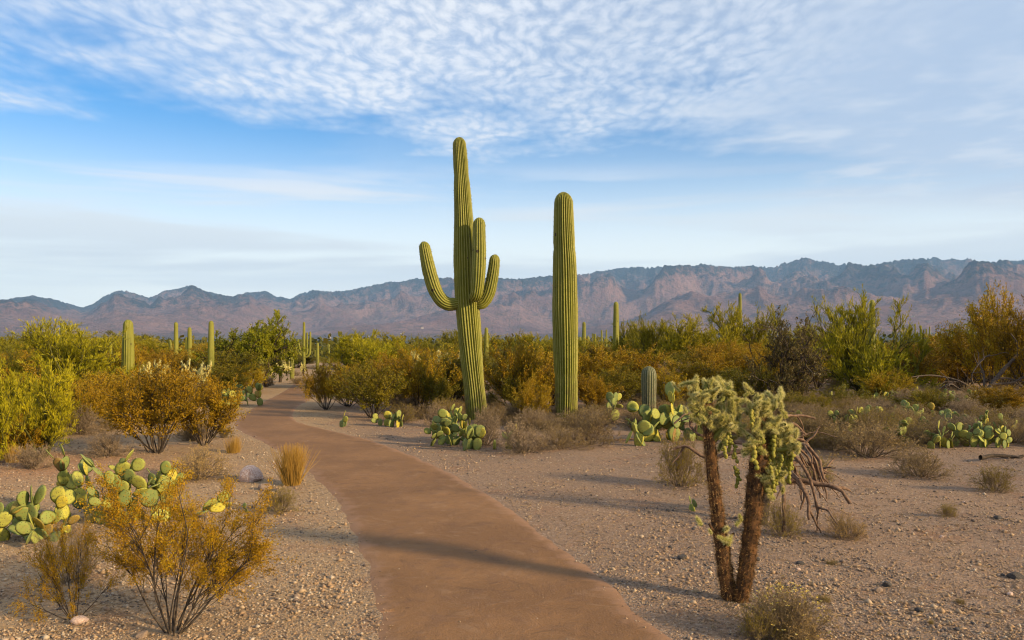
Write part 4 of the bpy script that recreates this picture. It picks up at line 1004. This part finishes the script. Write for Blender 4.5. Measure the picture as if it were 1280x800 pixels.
loc, k, L = px_frame(916, 749)
t = thing('cholla', 'twin-trunked cholla with fuzzy pale yellow joints and hanging green fruit', 'cactus', loc)
spiny_trunk('trunk', t, [L(914, 752), L(907, 715), L(901, 670), L(895, 625), L(890, 580), L(886, 540), L(884, 500)], [9.5 * k, 9 * k, 8.4 * k, 7.6 * k, 7 * k, 6.5 * k, 5.8 * k], 1)
spiny_trunk('trunk', t, [L(922, 752, -.03), L(929, 715, -.04), L(936, 670, -.03), L(941, 625, -.02), L(945, 585, -.02), L(948, 550, -.02), L(948, 515, -.02)], [9 * k, 9.2 * k, 9.4 * k, 10 * k, 10.4 * k, 9 * k, 6.5 * k], 2, spines=5600)
CL = [  # branch start, fuzzy cluster centre (pixels, depth), joints
    ((886, 520, 0), (866, 484, -.02), 15), ((886, 520, 0), (886, 478, .08), 13), ((886, 530, 0), (868, 512, -.06), 8), ((887, 530, 0), (914, 480, .05), 14), ((887, 540, 0), (922, 500, .0), 15),
    ((888, 550, 0), (912, 520, -.05), 14), ((888, 550, 0), (926, 528, .1), 12), ((948, 530, 0), (944, 500, -.04), 17), ((948, 530, 0), (968, 506, .02), 13), ((948, 535, 0), (966, 524, -.06), 13),
    ((948, 548, 0), (986, 532, .0), 14), ((948, 550, 0), (992, 554, -.05), 12), ((948, 555, 0), (976, 562, .08), 12), ((950, 565, 0), (984, 584, .03), 8), ((950, 575, 0), (968, 590, -.08), 8), ((948, 560, 0), (930, 540, -.10), 9), ((948, 590, 0), (962, 612, -.06), 7),
    ((900, 660, 0), (884, 649, -.05), 4), ((905, 680, 0), (914, 660, -.06), 4)]
r_ = random.Random(8)
for bi, (a, c, nj) in enumerate(CL):
    A, C = Vector(L(*a)), Vector(L(*c))
    mid = (A + C) / 2 + Vector((0, 0, -0.03 if C.z < A.z + .06 else 0.01))
    P = resample([A, mid, C], 8); R = np.linspace(4.2, 2.6, 8) * k * (1 if nj > 5 else .5)
    mb = MB(); V, q = tubes(P[None], R[None], 8); mb.add(V, q); br = obj('branch', mb.mesh('branch', M['chollajoint'] if nj > 5 else M['chollabark'], True), t)
    gd = (C - A).normalized()
    for j in range(int(nj * 1.8) if nj > 5 else nj):
        base = C.lerp(A, r_.uniform(0, 0.6)) + Vector([r_.gauss(0, .032) for _ in range(3)])
        dv = (gd * 0.25 + Vector((r_.gauss(0, .7), r_.gauss(0, .7), r_.gauss(0.45, .6)))).normalized()
        for seg in range(1 if r_.random() < .8 else 2):
            s = r_.uniform(.5, .85)
            jo = obj('joint', JOINTS[r_.randrange(6)], br); jo.matrix_local = Matrix.Translation(base) @ aim(dv) @ Matrix.Scale(s, 4)
            base = base + dv * .078 * s; dv = (dv + Vector((r_.gauss(0, .5), r_.gauss(0, .5), r_.gauss(.1, .5)))).normalized()
    if nj > 8:
        for j in range(r_.choice([0, 1, 1, 1]) + (1 if c[0] > 955 else 0)):
            p = C.lerp(A, r_.uniform(0, .4)) + Vector((r_.gauss(0, .04), r_.gauss(0, .05), r_.gauss(-.02, .025)))
            fo_ = obj('fruit_chain', CHAINS[r_.randrange(5)], br); fo_.matrix_local = Matrix.Translation(p) @ Matrix.Rotation(r_.uniform(0, 6.28), 4, 'Z') @ Matrix.Scale(r_.uniform(.85, 1.25), 4)
for (qx, qy, dy) in [(962, 575, -.05), (972, 572, -.08), (966, 590, -.07), (980, 560, -.02), (956, 585, -.1), (918, 588, .0), (915, 560, -.05), (990, 565, 0), (905, 548, -.1), (975, 590, .02)]:
    fo_ = obj('fruit_chain', CHAINS[r_.randrange(5)], t); fo_.matrix_local = Matrix.Translation(L(qx, qy - 10, dy)) @ Matrix.Rotation(r_.uniform(0, 6.28), 4, 'Z') @ Matrix.Scale(0.9, 4)

# dead cholla skeleton sprawling behind
def dead_branch(parent, pts, r0, r1, seed, mat='deadwood', twigs=2):
    rr = np.random.default_rng(seed); n = 16
    P = resample(pts, n); P = P + np.cumsum(rr.normal(size=P.shape) * 0.006, 0)
    R = np.linspace(r0, r1, n) * rr.uniform(.85, 1.2, n)
    mb = MB(); V, q = tubes(P[None], R[None], 7); mb.add(V, q); o = obj('branch', mb.mesh('branch', M[mat], True), parent)
    Ls = np.linalg.norm(np.diff(P, axis=0), axis=1).sum()
    for i in range(twigs):
        C = grow(P[None], 1, .3, .95, .8, Ls * .35, 7, -0.12, .2, rr); V, q = tubes(C, taper(C, r1 * 1.1, r1 * .5), 6)
        m2 = MB(); m2.add(V, q); obj('twig', m2.mesh('twig', M[mat], True), o)
loc, k, L = px_frame(952, 652)
t = thing('dead_cholla', 'dead brown cholla skeleton with drooping bare branches behind the fuzzy cholla', 'cactus', loc)
P = resample([L(950, 654), L(954, 625), L(957, 600), L(955, 575), L(950, 545)], 18); mb = MB(); V, q = tubes(P[None], (np.linspace(9, 6, 18) * np.random.default_rng(1).uniform(.88, 1.12, 18))[None] * k, 9); mb.add(V, q); obj('trunk', mb.mesh('trunk', M['bark'], True), t)
for i, (pts, r0, r1) in enumerate([
    ([(956, 600, 0), (985, 592, -.1), (1010, 596, -.2), (1030, 600, -.3), (1040, 612, -.35)], 4.5, 2.2), ([(956, 592, 0), (975, 580, -.2), (985, 600, -.4), (988, 630, -.5)], 3.6, 1.6),
    ([(956, 590, 0), (965, 585, -.2), (960, 605, -.4), (957, 640, -.5)], 3.2, 1.4), ([(956, 590, 0), (995, 575, .1), (1020, 580, .1), (1035, 590, .05)], 3.6, 1.6),
    ([(955, 575, 0), (985, 560, .0), (1000, 545, -.1), (1012, 560, -.2), (1010, 580, -.3)], 3.4, 1.5), ([(953, 560, 0), (985, 535, .1), (1003, 525, .2), (1020, 540, .2)], 3.2, 1.5),
    ([(955, 570, 0), (975, 556, -.2), (990, 570, -.3), (998, 598, -.35), (1003, 625, -.4)], 3.0, 1.4), ([(952, 556, 0), (920, 560, .1), (890, 566, .2), (868, 555, .25), (852, 560, .3)], 3.4, 1.5),
    ([(952, 548, 0), (910, 530, .1), (880, 512, .2), (862, 508, .2), (845, 520, .2)], 3.2, 1.3), ([(951, 552, 0), (915, 545, .2), (880, 540, .3), (870, 525, .3), (872, 506, .3)], 3.0, 1.2),
    ([(957, 598, 0), (1000, 606, .3), (1025, 606, .4), (1045, 600, .4)], 5.0, 2.4), ([(952, 550, 0), (970, 520, .1), (1005, 515, .2), (1030, 520, .2)], 2.8, 1.2)] + [([(954, 590 - q_, 0), (966 + q_ * .5, 572 - q_, .05 * (i_ % 3)), (985 + q_, 566 - q_ * .6 + 9 * (i_ % 2), .1), (996 + q_ * 1.1, 584 + 6 * (i_ % 3), .08), (1000 + q_ * 1.2, 610 + 8 * (i_ % 2), .05)], 2.4, 1.0) for i_, q_ in enumerate((2, 9, 15, 22, 27, 33))]):
    dead_branch(t, [L(*p) for p in pts], r0 * k, r1 * k, 900 + i)
# fallen dead branches under the tall creosote, and a dark log
loc, k, L = px_frame(1225, 500)
t = thing('dead_tree', 'dead fallen grey branches tangled under the tall orange creosote', 'tree', loc)
for i, (pts, r0, r1) in enumerate([([(1225, 500, 0), (1248, 470, 0), (1268, 445, -.1), (1290, 425, -.1)], 5, 2.4), ([(1228, 495, 0), (1235, 470, .2), (1232, 452, .3), (1245, 442, .3)], 3, 1.2), ([(1226, 492, 0), (1200, 474, .1), (1170, 468, .1), (1140, 470, .0)], 2.6, 1),
                               ([(1226, 496, 0), (1195, 485, -.2), (1180, 478, -.3), (1165, 484, -.3)], 2.6, 1), ([(1240, 480, 0), (1262, 478, -.1), (1280, 470, -.2), (1300, 474, -.2)], 3, 1.2), ([(1225, 494, 0), (1212, 470, -.2), (1218, 455, -.2), (1228, 446, -.2)], 2.4, .9)]):
    dead_branch(t, [L(*p) for p in pts], r0 * k * .6, r1 * k * .6, 950 + i, 'paledead', 5)
for px, base, ang, ln, rad, lab, mt in [(1262, 574, 0.05, 0.9, .035, 'dark fallen log at the edge of the prickly pears', 'bark'), (1180, 534, 0.2, 1.4, .05, 'charred dark log lying in the brown scrub', 'bark'), (740, 548, -.3, 1.5, .03, 'thin dead branch lying before the armless saguaro', 'deadwood')]:
    x, d = G(px, base); t = thing('fallen_branch', lab, 'log', (x, d, gz1(x, d) + rad * .5), ang)
    dead_branch(t, [(-ln / 2, 0, 0), (-ln * .2, .03, .01), (ln * .2, -.02, 0), (ln / 2, .05, .03)], rad, rad * .5, int(px), mt, 3)

# small chollas further off: pale fuzzy heads on woody trunks
def far_cholla_proto(seed):
    r2 = np.random.default_rng(seed); tr = MB(); fo = MB()
    trunk = np.array([[[0, 0, -.03], [.02, 0, .2], [-.01, .02, .4], [.02, 0, .55]]], float); V, q = tubes(trunk, taper(trunk, .05, .035), 6); tr.add(V, q)
    br = grow(trunk, 14, .4, 1, math.radians(60), .32, 5, .08, .25, r2); V, q = tubes(br, taper(br, .03, .02), 5); tr.add(V, q)
    jt = grow(br, 90, .3, 1, math.radians(55), .11, 4, .06, .3, r2); R = taper(jt, .024, .018); R[:, -1] *= .4; V, q = tubes(jt, R, 5); fo.add(V, q, .45)
    n = 4500; pp, tn = along(jt, n, 0, 1, r2); d = np.cross(tn, r2.normal(size=(n, 3))) + tn * .3; pp = pp + unit(d) * .018
    V, q = spikes(pp, d, r2.uniform(.02, .04, n), .006, r2); fo.add(V, q, np.repeat(np.clip(r2.normal(.6, .2, n), 0, 1), 3))
    norm_mesh_parts([tr, fo])
    return Proto('cholla', tr, fo, 'bark', 'chollaspine', part_names=('trunk', 'crown'))
CH = [far_cholla_proto(1), far_cholla_proto(2)]
for i, (px, base, top, wd) in enumerate([(182, 505, 452, 22), (200, 506, 450, 26), (233, 500, 448, 20), (253, 502, 452, 26), (533, 512, 440, 34), (350, 478, 454, 26), (340, 479, 452, 14), (379, 478, 453, 10), (358, 470, 446, 12), (640, 505, 456, 24), (565, 505, 436, 40)]):
    put(CH[i % 2], px, base, top, wd, 'small cholla with pale fuzzy crown %s' % zone(px), 'cactus', 'pale small chollas in the thicket')

# ------------------------------------------------------------------ rocks
def rock(px, base, size, mat, label, seed, flat=0.6, group=None):
    x, d = G(px, base); bm = bmesh.new(); bmesh.ops.create_icosphere(bm, subdivisions=3, radius=1.0)
    r3 = np.random.default_rng(seed); off = r3.uniform(0, 50, 2)
    nn = [Vector(r3.normal(size=3)).normalized() for _ in range(9)]; dd = r3.uniform(.62, .9, 9)
    for v in bm.verts:
        p = v.co.normalized(); rad = 1.0
        for a, b in zip(nn, dd):
            c = p.dot(a)
            if c > 0: rad = min(rad, b / c)
        v.co = p * rad * (1 + .05 * float(vnoise(np.array([p.x * 3 + off[0]]), np.array([p.y * 3 + p.z * 2 + off[1]]))[0]))
    me = bpy.data.meshes.new('rock'); bm.to_mesh(me); bm.free(); me.materials.append(M[mat])
    o = obj('rock', me, loc=(x, d, gz1(x, d) + size * flat * .36)); o.scale = (size, size * .8, size * flat); o.rotation_euler = (r3.normal() * .15, r3.normal() * .15, r3.uniform(0, 6.28))
    tag(o, label, 'rock', group)
for i, a in enumerate([(313, 601, .15, 'pinkrock', 'pinkish white rock beside the golden grass'), (365, 606, .07, 'orangerock', 'small orange stone in front of the golden grass'), (332, 612, .10, 'tanrock', 'flat tan stone between pink rock and grass'), (341, 615, .05, 'darkrock', 'small dark stone by the flat tan stone'),
                       (853, 698, .05, 'darkrock', 'dark pointed stone alone on the gravel beside the fuzzy cholla'), (946, 697, .03, 'darkrock', 'small grey stone just behind the cholla trunks'), (1000, 700, .035, 'darkrock', 'grey stone on gravel by a dry tuft'), (1269, 716, .06, 'darkrock', 'dark grey stone far out on bare gravel'),
                       (1108, 727, .045, 'darkrock', 'grey flat stone on open gravel by a pale one'), (1098, 734, .04, 'tanrock', 'pale flat stone next to a grey flat one'), (1247, 648, .045, 'darkrock', 'black stone on bare gravel behind others'), (100, 770, .055, 'pinkrock', 'pale pink stone under the ragged creosote'),
                       (178, 792, .04, 'tanrock', 'tan stone at the base of the front creosote'), (1149, 760, .03, 'darkrock', 'dark pebble-sized stone on bare gravel')]):
    rock(*a[:4], a[4], 300 + i, .95 if i == 0 else .6)
for i in range(34):
    px = rng.choice([rng.uniform(860, 1280), rng.uniform(640, 900), rng.uniform(20, 420)]); base = rng.uniform(600, 790); x, d = G(px, base)
    if not free(x, d, 1.15): continue
    rock(px, base, rng.uniform(.014, .032), rng.choice(['tanrock', 'darkrock', 'pinkrock', 'tanrock']), 'small loose stone lying on the gravel', 400 + i, .65, 'loose stones on the gravel')

# little dry tufts on the flat
for px, base, wd, ht, lab in [(1040, 700, 22, 9, 'dark dead tuft lying on gravel by a grey stone'), (1200, 748, 16, 10, 'tiny yellow tuft on bare gravel'), (1100, 765, 10, 8, 'tiny brown tuft on gravel'), (1164, 775, 10, 10, 'tiny upright dry tuft on gravel'), (1030, 750, 26, 12, 'dark brown tuft behind the yellow-flowered shrub')]:
    put(DRY[1], px, base, base - ht, wd, lab, 'tuft', name='dry_tuft', lmat='oliveleaf')
# flowers on the near shrub
x, d = G(985, 795); r2 = np.random.default_rng(5); n = 130
th = r2.uniform(0, 6.28, n); el = r2.uniform(0.15, 1.3, n)
pp = np.stack([np.sin(el) * np.cos(th) * .5, np.sin(el) * np.sin(th) * .5, np.cos(el) * .98], -1) * r2.uniform(.86, 1.0, (n, 1))
mb = MB(); V, q = blades(np.repeat(pp, 3, 0), r2.normal(size=(n * 3, 3)) + np.array([0, 0, .4]), .030, .022, r2); mb.add(V, q, np.repeat(r2.uniform(0, 1, n * 3), 4))
fl = mb.mesh('flowers', M['flower'])
for o in list(COL.objects):
    if o.get('label', '').startswith('yellow-flowered olive'): obj('flowers', fl, o, kind='stuff')

# ------------------------------------------------------------------ far scrub on the valley floor, foothill houses
def far_scrub():
    r2 = np.random.default_rng(77); n = 3600
    d = 75 * (2600 / 75) ** r2.uniform(0, 1, n); x = d * r2.uniform(-.9, .9, n)
    h = r2.uniform(1.4, 3.6, n) * (1 + .5 * (d > 400)); wd = h * r2.uniform(1.2, 2.2, n)
    L_ = 60; c = unit(r2.normal(size=(n, L_, 3))) * r2.uniform(.1, 1, (n, L_, 1)) ** .5 * np.array([.5, .5, .8]); c[..., 2] = np.abs(c[..., 2])
    c = c * np.stack([wd, wd, h], -1)[:, None, :] + np.stack([x, d, 0 * d], -1)[:, None, :]
    pos = c.reshape(-1, 3); s = np.repeat(wd * .11, L_) * r2.uniform(.6, 1.3, len(pos))
    V, q = blades(pos, r2.normal(size=pos.shape) + np.array([0, 0, .5]), s, s * .8, r2)
    t = np.repeat(np.clip(r2.normal(.45, .25, n), 0, 1), L_); mb = MB(); mb.add(V, q, np.repeat(np.clip(t + r2.normal(size=len(t)) * .1, 0, 1), 4))
    M['valley'] = leaf_mat('valley_scrub', (0.05, 0.06, 0.012), (0.10, 0.10, 0.018), (0.19, 0.14, 0.02))
    o = obj('distant_scrub', mb.mesh('distant_scrub', M['valley'])); tag(o, 'far-off green scrub covering the valley floor before the mountains', 'scrub'); o['kind'] = 'stuff'
far_scrub()
for i in range(26):
    px = rng.uniform(1140, 1290) if i < 15 else rng.uniform(400, 1120); R_ = rng.uniform(4600, 6200); a = math.atan((px - 640) / F)
    x, y = math.sin(a) * R_, math.cos(a) * R_; z = mtz(x, y); 
    wd, dp, ht = rng.uniform(11, 24), rng.uniform(9, 13), rng.uniform(4, 6.5)
    t = thing('house', 'tiny pale house on the foothills below the mountains', 'house', (x, y, z), a * -1 + rng.uniform(-.3, .3), group='pale houses on the foothills')
    bm = bmesh.new(); bmesh.ops.create_cube(bm, size=1, matrix=Matrix.Translation((0, 0, ht / 2 - 2.0)) @ Matrix.Diagonal((wd, dp, ht + 4, 1))); me = bpy.data.meshes.new('wall'); bm.to_mesh(me); bm.free(); me.materials.append(M['plaster']); obj('wall', me, t)
    mb = MB(); w2, d2 = wd / 2 + .8, dp / 2 + .8
    mb.add([(-w2, -d2, ht + .02), (w2, -d2, ht + .02), (w2, d2, ht + .02), (-w2, d2, ht + .02), (-w2 * .5, 0, ht + 1.8), (w2 * .5, 0, ht + 1.8)], np.array([[0, 1, 5, 4], [2, 3, 4, 5]])); mb.f.append((np.array([[1, 2, 5], [3, 0, 4]]), 0)); obj('roof', mb.mesh('roof', M['tile']), t)

# ------------------------------------------------------------------ air
def haze():
    bm = bmesh.new(); bmesh.ops.create_cube(bm, size=1, matrix=Matrix.Translation((0, 0, 0)) @ Matrix.Diagonal((1, 1, 1, 1)))
    lo, hi = Vector((-16500, -16500, -8)), Vector((16500, 16500, 1420))
    for v in bm.verts: v.co = Vector([lo[i] if v.co[i] < 0 else hi[i] for i in range(3)])
    me = bpy.data.meshes.new('haze'); bm.to_mesh(me); bm.free()
    m = bpy.data.materials.new('haze'); m.use_nodes = True; t = NT(m.node_tree); t.n.clear()
    v = t.node('ShaderNodeVolumePrincipled'); v.inputs['Color'].default_value = (0.34, 0.60, 1.0, 1); v.inputs['Density'].default_value = 5.0e-5; v.inputs['Anisotropy'].default_value = 0.0
    o = t.node('ShaderNodeOutputMaterial'); t.l.new(v.outputs[0], o.inputs['Volume']); me.materials.append(m)
    h = obj('haze', me); h['kind'] = 'stuff'; tag(h, 'thin blue haze in the air over the valley', 'haze')
haze()
